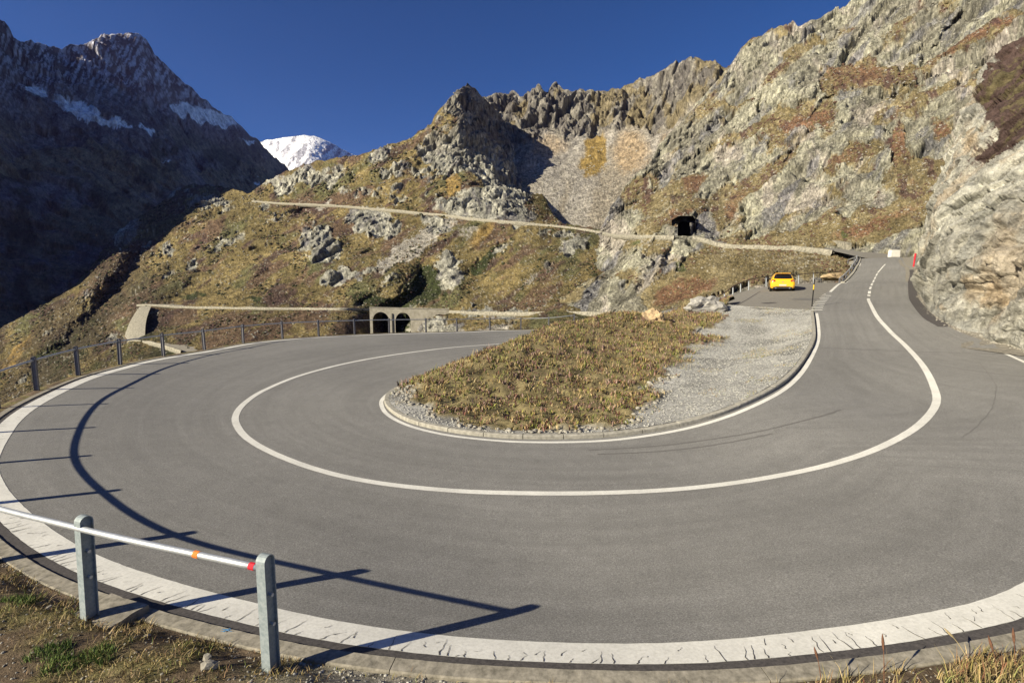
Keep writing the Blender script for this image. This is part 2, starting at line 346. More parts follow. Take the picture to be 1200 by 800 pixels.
# centre line with worn break, inner line, right-hand edge line, dashed wedge by the lay-by
cl_px = [(650,398),(600,401.5),(550,405.5),(500,410.5),(450,417.5),(400,427),(350,440.5),(312,456),(287,472),(276,488),(281,504),(298,519),(332,536),(382,553),(442,565.5),(520,574),(600,577.5),(700,577.5),(800,572.5),(900,559.5),(980,542),(1038,521),(1078,497),(1097,472),(1093,450),(1079,425),(1060,404),(1041,386),(1026,368),(1018,352),(1019,341)]
CL = smooth_line(onroad(cl_px), step=.12)
tag(ribbon('centre_line', CL, -.088, .088, .005, M_paint, jag=.006), 'continuous white centre line curving right round the hairpin', 'road marking')
def dashes(px_list, label, wdt=.07, group=None, cat='road marking', first='lane_dash'):
    t = empty(first, (0, 0, 0), label, cat, group)
    for a, b in px_list:
        L = smooth_line(onroad([a, b]), 4)[:, :2]; ribbon('dash', L, -wdt, wdt, .005, M_paint, t, 2)
dashes([((1019.4,339),(1020.6,336)),((1021.2,334.6),(1022.4,331.8)),((1023,330.8),(1024.2,328)),((1024.8,327),(1026,324.4)),((1026.6,323.2),(1028,320.6)),((1028.5,319.6),(1037.5,309.5)),((1029,302.6),(1033,302.0)),((1018,299.3),(1022,299))], 'broken white centre dashes climbing towards the bend at the top')
il_px = [(507,441),(484,447.5),(463,456),(449,466.5),(447.5,476),(456,487),(480,499),(520,509),(570,515.2),(620,518),(700,516.8),(760,510.3),(820,498.2),(870,481.3),(910,462),(935,442),(950,420),(959,398),(959,380),(957,367)]
IL = smooth_line(onroad(il_px), step=.1)
tag(ribbon('inner_line', IL, -.065, .065, .005, M_paint, jag=.004), 'thin white line hugging the kerb of the gravel island', 'road marking')
hp = [((953.6,367-2.2*k),(959.5+k*.9,367-2.25*k)) for k in range(0, 9)]
t = empty('lay_by_hatching', (0, 0, 0), 'short white cross dashes between the lay-by and the climbing lane', 'road marking')
wl = smooth_line(onroad([(957,363),(960,356),(966,349),(972,343)]), 12)
for k in range(11):
    p = wl[k]; tg = (wl[min(k + 1, 11)] - wl[k]); tg /= np.linalg.norm(tg); n2 = np.array([-tg[1], tg[0]])
    L = np.stack([p - n2 * .28, p, p + n2 * .28]); ribbon('dash', L, -.12, .12, .005, M_paint, t, 2)
UL = smooth_line(onroad([(973,342),(985,332),(997,321.5),(1005,312),(1008,304),(1006,300)]), step=.3)
tag(ribbon('upper_edge_line', UL, -.09, .09, .005, M_paint), 'white edge line bending past the lay-by guard rail uphill', 'road marking')
RL = smooth_line(onroad([(1176,413),(1200,424),(1240,441)]), step=.1)
tag(ribbon('right_edge_line', RL, -.06, .06, .005, M_paint), 'short stretch of white edge line beneath the rock face at the right', 'road marking')
# right-hand dark gutter asphalt at the foot of the rock
RG = smooth_line(onroad([(1069,316),(1070,328),(1072,341),(1079,357),(1092,371),(1112,383)]), step=.2)
tag(ribbon('drain_channel', RG, .12, -.38, .006, M_asph_dark, cols=3, jag=.02), kind='structure')
M_tyre = simple('tyre_rubber_mark', (.13, .125, .118), (.17, .165, .155), 14, .8)
# asphalt seams and skid marks
def seam(name, pts, wdt, label, m=M_asph_dark):
    L = smooth_line(onroad(pts), step=.05); L = L + .02 * np.c_[pn(np.c_[L * 3, L[:, :1] * 0], 1), pn(np.c_[L * 3, L[:, :1] * 0], 2)]
    tag(ribbon(name, L, -wdt, wdt, .0045, m, cols=2, jag=wdt * .8), label, 'road seam')
seam('asphalt_seam', [(957,365),(985,364),(1008,363)], .012, 'thin dark seam across the climbing lane beside the lay-by')
seam('asphalt_seam', [(962,407.5),(1010,409.5),(1060,411.5),(1110,413),(1176,415)], .010, 'long fine seam across the whole road below the rock face')
seam('asphalt_seam', [(1148,425),(1160,440),(1167,452),(1165,470),(1160,482),(1148,496),(1138,505),(1128,512)], .008, 'wandering crack in the outer lane at the right', M_tyre)
for k, (pts, lb) in enumerate([([(690,527),(760,523),(830,515),(900,503),(960,488),(985,480)], 'long dark tyre mark sweeping past the island kerb'), ([(700,532),(780,528),(850,519),(905,508)], 'shorter tyre mark curving below the island kerb')]):
    L = smooth_line(onroad(pts), step=.08); tag(ribbon('tyre_mark', L, -.03, .03, .0047, M_tyre, cols=2, jag=.02), lb, 'tyre mark')
# ------------------------------------------------------------------ island: ground, kerb, gravel, turf
kerb_line = smooth_line(np.vstack([ix[:19]]), step=.1)         # along the road side of the kerb
Kn = normal2(kerb_line)                                        # island lies left or right of it: find out
cen = np.array([6., 19.5]); sgn = np.sign(((cen - kerb_line[len(kerb_line) // 2]) * Kn[len(kerb_line) // 2]).sum())
kerb = empty('kerb', (0, 0, 0), 'pale concrete kerb of long stones around the gravel island', 'kerb')
kk = np.arange(0, len(kerb_line) - 4, 10)
for a in kk:
    L = kerb_line[a:a + 11]
    if len(L) < 5: continue
    L = L.copy(); L[-1] = L[-1] * .82 + L[-2] * .18; lo = random.uniform(-.006, .006)
    slab('kerb_stone', L, sgn * .01, sgn * .17, -.08, .10 + lo, M_kerb, kerb, .018)
bnd = np.vstack([kerb_line + Kn * sgn * .16])
top_edge = np.array([at(948,366,27.8)[:2], at(900,365,30)[:2], at(850,363,32)[:2], (15.5, 34.5), (13, 34.8), (8, 32.), (3., 28.6), (-.8, 24.2)])
bnd = np.vstack([bnd, resample(top_edge, 60)]); bnd = np.vstack([bnd, resample(np.array([top_edge[-1], bnd[0]]), 16)[1:-1]])
MT = [(640,386,25,0),(700,373,28,0),(740,368.5,29.5,0),(790,372,29.5,0),(600,402,21.5,0),(560,418,19.3,0),(525,434,18.2,0),(650,440,17.6,0),(650,480,14.4,0),(700,400,23,0),
      (850,420,19.8,0),(850,380,26,0),(850,365,30.5,0),(765,377,27.5,0),(800,440,17.2,0),(560,470,15.2,0),(900,400,23,0),(780,400,23,0)]
mc = [at(a, b, c) for a, b, c, _ in MT]
bz = bnd[::9]; mc = np.vstack([np.array(mc), np.c_[bz, H(bz[:, 0], bz[:, 1]) + .10], [(8, 33.5, -1.0), (14, 36.0, -.6)]])
HI = RBF(mc[:, :2], mc[:, 2], 1.5, 1e-3)
TP = onroad([(484,455),(480,464),(492,475),(515,488),(545,498),(580,504),(620,506),(670,505),(715,500),(742,491),(757,478),(770,462),(777,446),(783,432),(800,424),(812,414),(800,404),(835,404),(848,396),(810,390),(835,383),(850,374),(846,364)])
def onisl(pts):
    P = np.array(pts, float); d = ray(P[:, 0], P[:, 1]); ts = np.geomspace(8, 45, 700); X = d[:, None] * ts[None, :, None]; g = X[..., 2] + CAMZ - HI(X[..., 0], X[..., 1]); k = np.argmax(g < 0, 1); return X[np.arange(len(P)), k, :2]
TP = onisl([(484,452),(480,462),(490,474),(515,487),(545,498),(580,504),(620,506),(670,505),(715,500),(742,491),(757,478),(770,462),(777,446),(783,432),(800,424),(812,414),(802,407),(835,404),(848,396),(812,391),(835,383),(850,374),(846,366)])
TP = np.vstack([TP, [(20, 40), (0, 40), (-8, 28), (-6, 19)]])
def turf_mask(x, y):
    x = np.asarray(x, float); sh = x.shape; x = x.ravel(); y = np.asarray(y, float).ravel(); dm = np.full(len(x), 1e9)
    for i in range(len(TP)):
        a, b = TP[i], TP[(i + 1) % len(TP)]; ab = b - a; t = np.clip(((x - a[0]) * ab[0] + (y - a[1]) * ab[1]) / (ab @ ab + 1e-9), 0, 1); dm = np.minimum(dm, np.hypot(x - a[0] - t * ab[0], y - a[1] - t * ab[1]))
    sd = np.where(inside(TP, x, y), dm, -dm) + .55 * fbm(np.c_[x, y, 0 * x] * .9, 4, .6, 4); return sm(-.3, .3, sd).reshape(sh)
def turf_mask_old(x, y):                          # 1 turf mound, 0 gravel; world coordinates
    P = np.stack([x, y, 0 * x], -1)
    rel = CAMZ - HI(x, y); # project to image-independent frame: mound spans a wedge left of the gravel fan
    edge = interp([(8, -9), (12.0, 1.0), (13, 1.9), (14.5, 3.2), (16, 4.3), (18, 5.2), (20, 5.6), (22, 6.6), (23.5, 8.6), (25, 9.6), (26.5, 8.3), (28, 9.8), (30, 12.5), (33, 16), (50, 16)], y)
    n = fbm(P * .9, 4, .55, 4) * .9
    left = interp([(10, 9), (12, 3.), (12.6, .2), (13.2, -1.0), (14.5, -2.1), (16, -2.7), (17.5, -3.1), (50, -4)], y)
    return sm(-.35, .35, edge - x + n) * sm(-.25, .25, x - left + .35 * n)
NRg, NB = 90, len(bnd)
rr = (np.linspace(0, 1, NRg) ** .8)[:, None, None]; GI = cen + (bnd[None] - cen) * rr
zi = HI(GI[..., 0], GI[..., 1]); tmk = turf_mask(GI[..., 0], GI[..., 1]); P3 = np.stack([GI[..., 0], GI[..., 1], 0 * zi], -1)
edgef = sm(1, .93, np.broadcast_to(rr[..., 0], zi.shape))
zi = zi + edgef * (tmk * (.13 * fbm(P3 * 1.5, 5, .6, 9) + .05) + .015 * fbm(P3 * 5, 3, .5, 2))
soil = np.array([.20, .165, .085]); grv = np.array([.36, .355, .33]); vv = fbm(P3 * .7, 4, .6, 21)[..., None]
colI = (grv * (1 + .25 * vv)) * (1 - tmk[..., None]) + soil * (1 + .5 * vv) * tmk[..., None]
colI = colI * (1 - .35 * (sm(.1, .6, fbm(P3 * .45, 4, .6, 33)) * (1 - tmk))[..., None])
tag(mesh_np('island_ground', np.concatenate([GI, zi[..., None]], -1).reshape(-1, 3), grid_faces(NRg, NB, True), M_ground, smooth=True, col=np.clip(colI, .01, .9).reshape(-1, 3)), kind='structure')
ICO = None
def rock_shapes():
    bm = bmesh.new(); bmesh.ops.create_icosphere(bm, subdivisions=1, radius=1); v = np.array([q.co[:] for q in bm.verts]); f = np.array([[w.index for w in p.verts] for p in bm.faces]); bm.free()
    bm = bmesh.new(); bmesh.ops.create_cube(bm, size=1.4); bmesh.ops.triangulate(bm, faces=bm.faces); v2 = np.array([q.co[:] for q in bm.verts]); f2 = np.array([[w.index for w in p.verts] for p in bm.faces]); bm.free()
    return (v, f), (v2, f2)
ICO, CUB = rock_shapes()
def scatter_rocks(name, P, S, m, label=None, kind='stuff', shape=1, flat=.65, seed=0, parent=None):
    v, f = ICO if shape else CUB; n = len(P); g = np.random.default_rng(seed)
    q = g.normal(size=(n, 4)); q /= np.linalg.norm(q, axis=1)[:, None]; a, b, c, d = q.T
    Rm = np.stack([1-2*(c*c+d*d),2*(b*c-a*d),2*(b*d+a*c),2*(b*c+a*d),1-2*(b*b+d*d),2*(c*d-a*b),2*(b*d-a*c),2*(c*d+a*b),1-2*(b*b+c*c)],-1).reshape(n,3,3)
    sc = g.uniform(.6, 1.25, (n, 3)) * S[:, None]; jit = g.uniform(.75, 1.2, (n, len(v), 1))
    X = np.einsum('nij,nvj->nvi', Rm, v[None] * jit * sc[:, None]); X[..., 2] *= flat; X += P[:, None]
    F = (f[None] + (np.arange(n) * len(v))[:, None, None]).reshape(-1, 3)
    return tag(mesh_np(name, X.reshape(-1, 3), F, m, parent), label, None, None, kind)
def blades(name, P, h, wdt, cols, m, bend=.5, seed=0, seg=2, parent=None):   # grass blades / leafy sprigs, one mesh
    g = np.random.default_rng(seed); n = len(P); az = g.uniform(0, 2 * np.pi, n); face = g.uniform(0, 2 * np.pi, n); h = h * g.uniform(.5, 1.25, n)
    B = np.stack([np.cos(az), np.sin(az)], -1) * (h * bend * g.uniform(.1, 1.1, n))[:, None]; S = np.stack([np.cos(face), np.sin(face), 0 * az], -1) * (wdt * g.uniform(.6, 1.3, n))[:, None]
    mid = P + np.c_[B * .35, h * .6]; tip = P + np.c_[B, h]
    V = np.stack([P - S, P + S, mid - S * .7, mid + S * .7, tip], 1)
    b0 = (np.arange(n) * 5)[:, None]; F = np.vstack([b0 + np.array([[0, 1, 3]]), b0 + np.array([[0, 3, 2]]), b0 + np.array([[2, 3, 4]])])
    pal = np.array(cols); cc = pal[g.integers(0, len(pal), n)] * g.uniform(.7, 1.3, (n, 1)); cc = np.repeat(cc[:, None], 5, 1).reshape(-1, 3)
    return tag(mesh_np(name, V.reshape(-1, 3), F, m, parent, col=cc), None, None, None, 'stuff')
def plant_mat():
    m, nt, b = mat('plant_leaf', .8); a = nd(nt, 'Attribute', attribute_name='albedo'); nt.links.new(a.outputs['Color'], b.inputs['Base Color']); return m
M_plant = plant_mat()
n = 150000; x = rng.uniform(-6, 18, n); y = rng.uniform(10.5, 35, n); ok = inside(bnd, x, y); x, y = x[ok], y[ok]
tm = turf_mask(x, y); z = HI(x, y); Pn = np.stack([x, y, 0 * x], -1)
patch = fbm(Pn * .55, 4, .6, 51)
bare = sm(-.35, .1, fbm(Pn * 1.3, 5, .6, 58)); keep = (rng.uniform(0, 1, len(x)) < tm ** 1.5 * (.12 + .85 * bare))
gx, gy, gz, gp = x[keep], y[keep], (z + tm * (.13 * fbm(Pn * 1.5, 5, .6, 9) + .05))[keep], patch[keep]
hgt = .055 + .19 * sm(-.05, .6, fbm(np.stack([gx, gy, 0 * gx], -1) * 1.6, 4, .6, 8)) * sm(12, 18, gy)
PG = np.c_[gx, gy, gz - .01]
straw = [(.32, .235, .10), (.38, .29, .15), (.27, .215, .09), (.25, .21, .075), (.42, .33, .18), (.24, .15, .08)]
green = [(.16, .20, .05), (.22, .24, .07), (.28, .28, .09)]
ro = rng.uniform(-.25, .25, len(gp)); s1 = gp + ro < .0; s2 = ~s1 & (fbm(PG * np.array([.8, .8, 0]), 3, .5, 77) + ro > .12); s3 = ~s1 & ~s2
blades('island_grass', PG[s1], hgt[s1], .012, straw, M_plant, .9, 1)
blades('island_green_grass', PG[s2], hgt[s2] * 1.1, .012, green + straw[:2], M_plant, .7, 2)
blades('island_heather', PG[s3], hgt[s3] * .95, .018, [(.16, .09, .08), (.20, .12, .10), (.24, .15, .12), (.13, .12, .06), (.28, .2, .17)], M_plant, .8, 3)
sp = rng.choice(len(PG), 15000, False); cl = sm(-.1, .35, fbm(PG[sp] * np.array([.7, .7, 0]), 4, .6, 141)); sp = sp[rng.uniform(0, 1, len(sp)) < .25 + cl]; k3 = np.array_split(sp, 3)
blades('island_straw_sprigs', np.repeat(PG[k3[0]], 3, 0), .13, .016, [(.40, .30, .13), (.30, .20, .09), (.46, .36, .2)], M_plant, .8, 21)
blades('island_leafy_weeds', np.repeat(PG[k3[1]], 3, 0), .12, .02, [(.17, .19, .05), (.26, .25, .06), (.11, .12, .04)], M_plant, .9, 22)
blades('island_rusty_weeds', np.repeat(PG[k3[2]], 3, 0), .15, .018, [(.17, .07, .05), (.22, .12, .10), (.10, .05, .04), (.33, .23, .19)], M_plant, .7, 23)
gk = (rng.uniform(0, 1, len(x)) < (1 - tm) * .32); gx, gy = x[gk], y[gk]
scatter_rocks('gravel', np.c_[gx, gy, HI(gx, gy) + .005], rng.uniform(.012, .034, gk.sum()), M_gravel, seed=3, shape=0)
# bigger stones along the toe of the turf
sel = (tm > .08) & (tm < .75) & (y < 17.5); idx = np.flatnonzero(sel); idx = rng.choice(idx, min(260, len(idx)), False)
scatter_rocks('toe_stones', np.c_[x[idx], y[idx], z[idx] + .02], rng.uniform(.03, .09, len(idx)), M_stone, seed=4)
# weeds sprinkled on the gravel
idx = np.flatnonzero((tm < .1) & (patch > .25)); idx = rng.choice(idx, min(2500, len(idx)), False)
blades('gravel_weeds', np.c_[x[idx], y[idx], z[idx]], .05, .008, straw + green, M_plant, .8, 6)
# ------------------------------------------------------------------ verge outside the gutter
NV = 34; Lv = OUTf[::3]; Nv = normal2(Lv); gv = (g0 + .175)[::3]
near = sm(15., 8.0, np.hypot(Lv[:, 0] - 2, Lv[:, 1] - 1)); near = np.maximum(near, sm(0, 4, Lv[:, 0]) * sm(14, 8, Lv[:, 1]))
cols = []; 
for k in range(NV):
    f = k / (NV - 1); offn = gv + 7 * f ** 1.6; offf = gv + 30 * f ** 2.2
    off = offn * near + offf * (1 - near); X = Lv + Nv * off[:, None]; hz = H(Lv[:, 0], Lv[:, 1])
    dr = off - gv; zn = hz + .03 + .19 * sm(0, .45, dr) - .05 * dr; zf = hz + .02 - np.maximum(dr - .35, 0) * 1.15
    z_ = zn * near + zf * (1 - near); rough_ = fbm(np.c_[X * 2.2, X[:, :1] * 0], 5, .6, 14)
    z_ = z_ + (.05 * near + .12 * (1 - near) * sm(.4, 3, dr)) * rough_ * sm(0, .15, dr)
    cols.append(np.c_[X, z_])
VV = np.stack(cols, 1); q = fbm(VV.reshape(-1, 3) * np.array([1.1, 1.1, 0]), 5, .6, 41).reshape(VV.shape[:2])
cv = np.array([.15, .112, .075])[None, None] * (1 + .6 * q[..., None]); gr_ = np.array([.19, .175, .07])
mk = sm(-.1, .35, fbm(VV.reshape(-1, 3) * np.array([1.7, 1.7, 0]), 4, .6, 43)).reshape(q.shape)[..., None]; cv = cv * (1 - mk * .7) + gr_ * mk * .7
gravel_zone = (sm(1.6, .3, np.abs(VV[..., 0] + .9)) * sm(4.9, 4.0, VV[..., 1]))[..., None]; cv = cv * (1 - gravel_zone) + np.array([.27, .25, .21]) * gravel_zone
tag(mesh_np('verge_ground', VV.reshape(-1, 3), grid_faces(len(Lv), NV), M_ground, smooth=True, col=np.clip(cv, .01, .9).reshape(-1, 3)), kind='structure')
vz = {}
def verge_pts(n, dmax, seed):
    g = np.random.default_rng(seed); i = g.integers(0, len(Lv), n * 3); i = i[near[i] > .5][:n]; k = g.uniform(0, (dmax / 7) ** (1 / 1.6), len(i)) ** .8
    k = np.clip(k, 0, 1) * (NV - 1); k0 = np.clip(k.astype(int), 0, NV - 2); f = (k - k0)[:, None]; i = np.clip(i, 0, len(Lv) - 2); fi = g.uniform(0, 1, (len(i), 1))
    return (VV[i, k0] * (1 - f) + VV[i, k0 + 1] * f) * (1 - fi) + (VV[i + 1, k0] * (1 - f) + VV[i + 1, k0 + 1] * f) * fi
pv = verge_pts(110000, 2.2, 5); gg = fbm(pv * np.array([1.7, 1.7, 0]), 4, .6, 43); zonev = sm(1.5, .4, np.abs(pv[:, 0] + .9))
kp = (gg + rng.uniform(-.3, .3, len(pv)) > -.05) & (rng.uniform(0, 1, len(pv)) > zonev * .93); pg = pv[kp]
blades('verge_dry_grass', pg, .05, .0032, straw + [(.22, .15, .09)], M_plant, 1.7, 11)
gsel = fbm(pg * np.array([1.3, 1.3, 0]), 3, .5, 90) > .12
blades('verge_green_grass', pg[gsel][1::2], .06, .003, [(.14, .19, .05), (.20, .23, .07), (.27, .27, .1)], M_plant, .9, 12)
gc_ = [atz(75, 778, -3.25), atz(60, 765, -3.25), atz(112, 770, -3.25), atz(25, 700, -3.25)]; gd = np.min([np.hypot(pv[:, 0] - c_[0], (pv[:, 1] - c_[1]) * 1.6) for c_ in gc_], axis=0); gg_ = pv[gd < .17 + .08 * fbm(pv * np.array([5, 5, 0]), 3, .5, 95)]
blades('verge_green_tufts', np.repeat(gg_, 5, 0) + rng.normal(0, .012, (len(gg_) * 5, 3)) * np.array([1, 1, 0]), .06, .003, [(.13, .20, .05), (.19, .25, .07), (.10, .14, .04)], M_plant, .7, 15)
rt = pg[(pg[:, 0] > 2.2)]; blades('verge_tall_grass', rt[::3], .17, .004, straw + [(.25, .12, .07), (.2, .2, .07)], M_plant, .6, 13)
ps = verge_pts(9000, 2.0, 8); scatter_rocks('verge_pebbles', ps, rng.uniform(.004, .016, len(ps)), M_stone, seed=9)
ps = verge_pts(9000, 1.6, 18); ps = ps[(np.abs(ps[:, 0] + .9) < 1.3)]; scatter_rocks('roadside_gravel', ps, rng.uniform(.006, .02, len(ps)), M_gravel, seed=10)
def near_z(x, y):
    i = ((VV[..., 0] - x) ** 2 + (VV[..., 1] - y) ** 2).argmin(); return VV.reshape(-1, 3)[i, 2]
def boulder(name, loc, size, m, seed, label, cat='boulder', group=None, sub=3, rough=.35, flat=1.):
    bm = bmesh.new(); bmesh.ops.create_icosphere(bm, subdivisions=sub, radius=1)
    g = np.random.default_rng(seed); pl = g.normal(size=(12, 3)); pl /= np.linalg.norm(pl, axis=1)[:, None]; dd = g.uniform(.62, .95, 12)
    v = np.array([q.co[:] for q in bm.verts])
    for a, b in zip(pl, dd): t_ = v @ a; v = v - np.maximum(t_ - b, 0)[:, None] * a        # planar fracture faces
    v = v * (1 + .20 * facet(v * 1.6 + seed, seed) + .12 * facet(v * 3.7 + seed, seed + 1) + rough * .25 * fbm(v * 2.7 + seed, 4, .6, seed))[:, None]; v[:, 2] = np.maximum(v[:, 2], -.62); v = v * np.array(size)
    for q, c in zip(bm.verts, v): q.co = c
    o = bm_obj(name, bm, m); o.location = (loc[0], loc[1], loc[2] + size[2] * .5 * flat); o.rotation_euler = (0, 0, g.uniform(0, 6))
    return tag(o, label, cat, group)
M_bould_o = simple('ochre_rock', (.28, .20, .12), (.55, .42, .24), 3, .9, 0, .8, .06, 10)
M_bould_w = simple('white_rock', (.20, .195, .18), (.46, .44, .40), 2.4, .9, 0, .9, .08, 10)
p = at(765, 377.5, 27.5); boulder('boulder', (p[0], p[1], HI(p[0], p[1]) - .15), (.66, .6, .58), M_bould_o, 5, 'ochre boulder on the grassy top of the island mound', sub=4)
p = at(826, 365, 31); b_ = boulder('boulder', (p[0], p[1], HI(p[0], p[1]) - .25), (1.5, .9, .72), M_bould_w, 12, 'large pale grey and white boulder at the lay-by railing corner', sub=4); b_.rotation_euler = (0, 0, .3)
for (px, py, s, lb) in [(57, 706, .05, 'small pale stone on the bare soil left of the second post'), (247, 786, .07, 'largest pale stone in the soil left of the end post'), (172, 727, .035, 'small white stone in the grass right of the concrete footing'), (242, 768, .05, 'rounded buff stone just above the largest pale one'), (172, 741, .03, 'second white stone in the grass below the small one')]:
    d_ = ray(px, py); t_ = (-3.25) / d_[2]; boulder('stone', (d_[0] * t_, d_[1] * t_, near_z(d_[0] * t_, d_[1] * t_) - .01), (s, s * .8, s * .7), M_stone, int(px), lb, 'stone', sub=2)
# ------------------------------------------------------------------ lay-by
yo = [at(845, 362, 32)[:2], at(849, 352, 40)[:2], at(857, 346, 43.5)[:2], at(868, 342, 46)[:2], at(878, 339, 47)[:2], at(898, 336, 49)[:2], at(935, 331.5, 57)[:2], at(955, 329.5, 60)[:2], at(985, 328, 54)[:2]]
yi = [at(950, 365, 27.6)[:2], onroad([(956, 357)])[0], onroad([(961, 352)])[0], onroad([(966, 347)])[0], onroad([(971, 343)])[0], onroad([(976, 339)])[0], onroad([(981, 335)])[0], onroad([(984, 332)])[0], onroad([(988, 329.5)])[0]]
a_ = resample(np.array(yo), 40); b_ = resample(np.array(yi), 40); t_ = np.linspace(0, 1, 24)[None, :, None]; g_ = a_[:, None] * (1 - t_) + b_[:, None] * t_
LZ = lambda x, y: H(x, y)
tag(mesh_np('lay_by', np.concatenate([g_, H(g_[..., 0], g_[..., 1])[..., None] + .004 * (1 - t_) + .0], -1).reshape(-1, 3), grid_faces(40, 24), M_park, smooth=True), kind='structure')
for (px, py, w_, h_, lb) in [(901, 355, .5, .22, 'small dark oil patch on the lay-by'), (944, 350.5, .9, .4, 'faint wide dark patch on the lay-by near the snow pole')]:
    c_ = onroad([(px, py)])[0]; th = np.linspace(0, 2 * np.pi, 24, endpoint=False); rr_ = 1 + .35 * pn(np.c_[np.cos(th) * 2, np.sin(th) * 2, th * 0 + px], 4)
    X = c_ + np.c_[np.cos(th) * w_ * rr_, np.sin(th) * h_ * rr_ * 1.5]; tag(mesh_np('oil_patch', np.c_[X, H(X[:, 0], X[:, 1]) + .009], [list(range(24))], M_asph_dark if h_ < .3 else M_tyre), lb, 'stain')
Lk = smooth_line(onroad([(850,361),(862,358.5),(872,353),(882,347),(891,341.5)]), step=.3)
tag(ribbon('asphalt_seam', Lk, -.05, .05, .008, M_asph_dark, cols=2), 'dark seam crossing the lay-by behind the white boulder', 'road seam')
# ------------------------------------------------------------------ outer fence
foff = .36 + .18 * (1 - far); FC = OUTf + Nn * foff[:, None]; FZ = H(OUTf[:, 0], OUTf[:, 1]) + .03
def proj(P):
    P = np.asarray(P, float); y = P[..., 1] * CP - (P[..., 2] - CAMZ) * SP; z = P[..., 1] * SP + (P[..., 2] - CAMZ) * CP
    return 600 + FPX * P[..., 0] / y, 400 - FPX * z / y
fpx, fpy = proj(np.c_[FC, FZ])
def near_i(px, py): return int(((fpx - px) ** 2 + ((fpy - py) * 1.0) ** 2 + 1e6 * (FC[:, 1] < 1)).argmin())
base = [atz(318, 783, -3.32), atz(105.5, 722, -3.30)]
far_px = [(2,487),(45.6,463),(94,445),(142,430),(192,419),(240,410),(285.4,403.5),(331,399),(373.5,395.5),(415.7,393.5),(456,391.5),(499,390.3),(535.5,389.5),(574,388.5),(610,387.2),(643,386),(673,384.5)]
i1 = int(((FC - base[1][:2]) ** 2).sum(1).argmin()); ia = near_i(*far_px[0])
fi = [int(v) for v in np.linspace(i1, ia, 6)[1:]] + [near_i(*q) for q in far_px[1:]]
base += [np.array([FC[i, 0], FC[i, 1], FZ[i]]) for i in fi]; base = np.array(base)
fence = empty('guard_fence', (0, 0, 0), 'grey steel post fence with one round rail along the outer drop of the hairpin', 'fence')
def post_mesh():
    bm = bmesh.new(); a, b, h = .045, .057, 1.03; prof = [(-b, -.25), (b, -.25), (b, h - b)]
    prof += [(b * math.cos(t), h - b + b * math.sin(t)) for t in [math.pi * k / 10 for k in range(1, 10)]] + [(-b, h - b)]
    vs_ = [[bm.verts.new((s * a, y, z)) for y, z in prof] for s in (-1, 1)]; n = len(prof)
    for i in range(n): bm.faces.new((vs_[0][i], vs_[0][(i + 1) % n], vs_[1][(i + 1) % n], vs_[1][i]))
    # recessed channel in the two end faces: an inset ring and a web set back
    for s, vv_ in ((-1, vs_[0]), (1, vs_[1])):
        inn = [bm.verts.new((s * a, y * .84, h - b + (z - h + b) * (.84 if z > h - b else 1))) for y, z in prof]; dp = [bm.verts.new((s * a * .45, v.co.y, v.co.z)) for v in inn]
        for i in range(n):
            j = (i + 1) % n; bm.faces.new((vv_[i], vv_[j], inn[j], inn[i])); bm.faces.new((inn[i], inn[j], dp[j], dp[i]))
        bm.faces.new(dp)
    bmesh.ops.recalc_face_normals(bm, faces=bm.faces); return bm
tgs = np.gradient(base[:, :2], axis=0); proto = None; boltp = None
for k, bpt in enumerate(base):
    ang = math.atan2(tgs[k, 1], tgs[k, 0])
    sc = 1.0
    if k == 0: proto = bm_obj('post', post_mesh(), M_galv, fence); pst = proto
    else: pst = link_copy(proto, 'post', fence)
    if k == 2: proto = pst.copy(); proto.data = pst.data.copy(); proto.data.materials[0] = M_galv2; bpy.data.objects.remove(pst); C.objects.link(proto); pst = proto; pst.name = 'post'
    pst.location = bpt; pst.rotation_euler = ((R(2.2) if k < 2 else R(random.uniform(-1.5, 1.5))) * (1 if k else .6), R(random.uniform(-1, 1)), ang)
    if k < 2:
        for zz in (.42, .68):
            v, f = tube_np([(-.058 - .0, 0, zz), (.058, 0, zz)], .016, 8); b2 = mesh_np('bolt', v, f, M_rail, pst)
            v, f = tube_np([(-.05, .0, zz), (-.066, .0, zz)], .019, 6)
rl = base.copy(); rl[:, 2] += .915
RLs = smooth_line(rl, 260); v, f = tube_np(RLs, .029, 10); mesh_np('rail', v, f, M_rail, fence, smooth=False).data.polygons.foreach_set('use_smooth', [len(p) == 4 for p in f])
def ring(t0, m, nm, w_=.03):
    q0, q1 = rl[0], rl[1]; c0 = q0 + (q1 - q0) * t0; dd = (q1 - q0) / np.linalg.norm(q1 - q0)
    i = np.argmin(((RLs - c0) ** 2).sum(1)); pt = RLs[i]; tg = RLs[min(i + 1, 259)] - RLs[max(i - 1, 0)]; tg /= np.linalg.norm(tg)
    L0 = np.r_[0, np.cumsum(np.linalg.norm(np.diff(RLs, axis=0), axis=1))]; s0 = np.interp(t0, [0, 1], [0, L0[np.argmin(((RLs - q1) ** 2).sum(1))]])
    pts = np.stack([np.interp(np.linspace(s0 - w_, s0 + w_, 5), L0, RLs[:, k]) for k in range(3)], -1)
    v, f = tube_np(pts, .0315, 10); mesh_np(nm, v, f, m, fence)
ring(.33, M_orange, 'orange_tape', .028); ring(.055, M_red, 'red_tape', .028)
p = base[1]
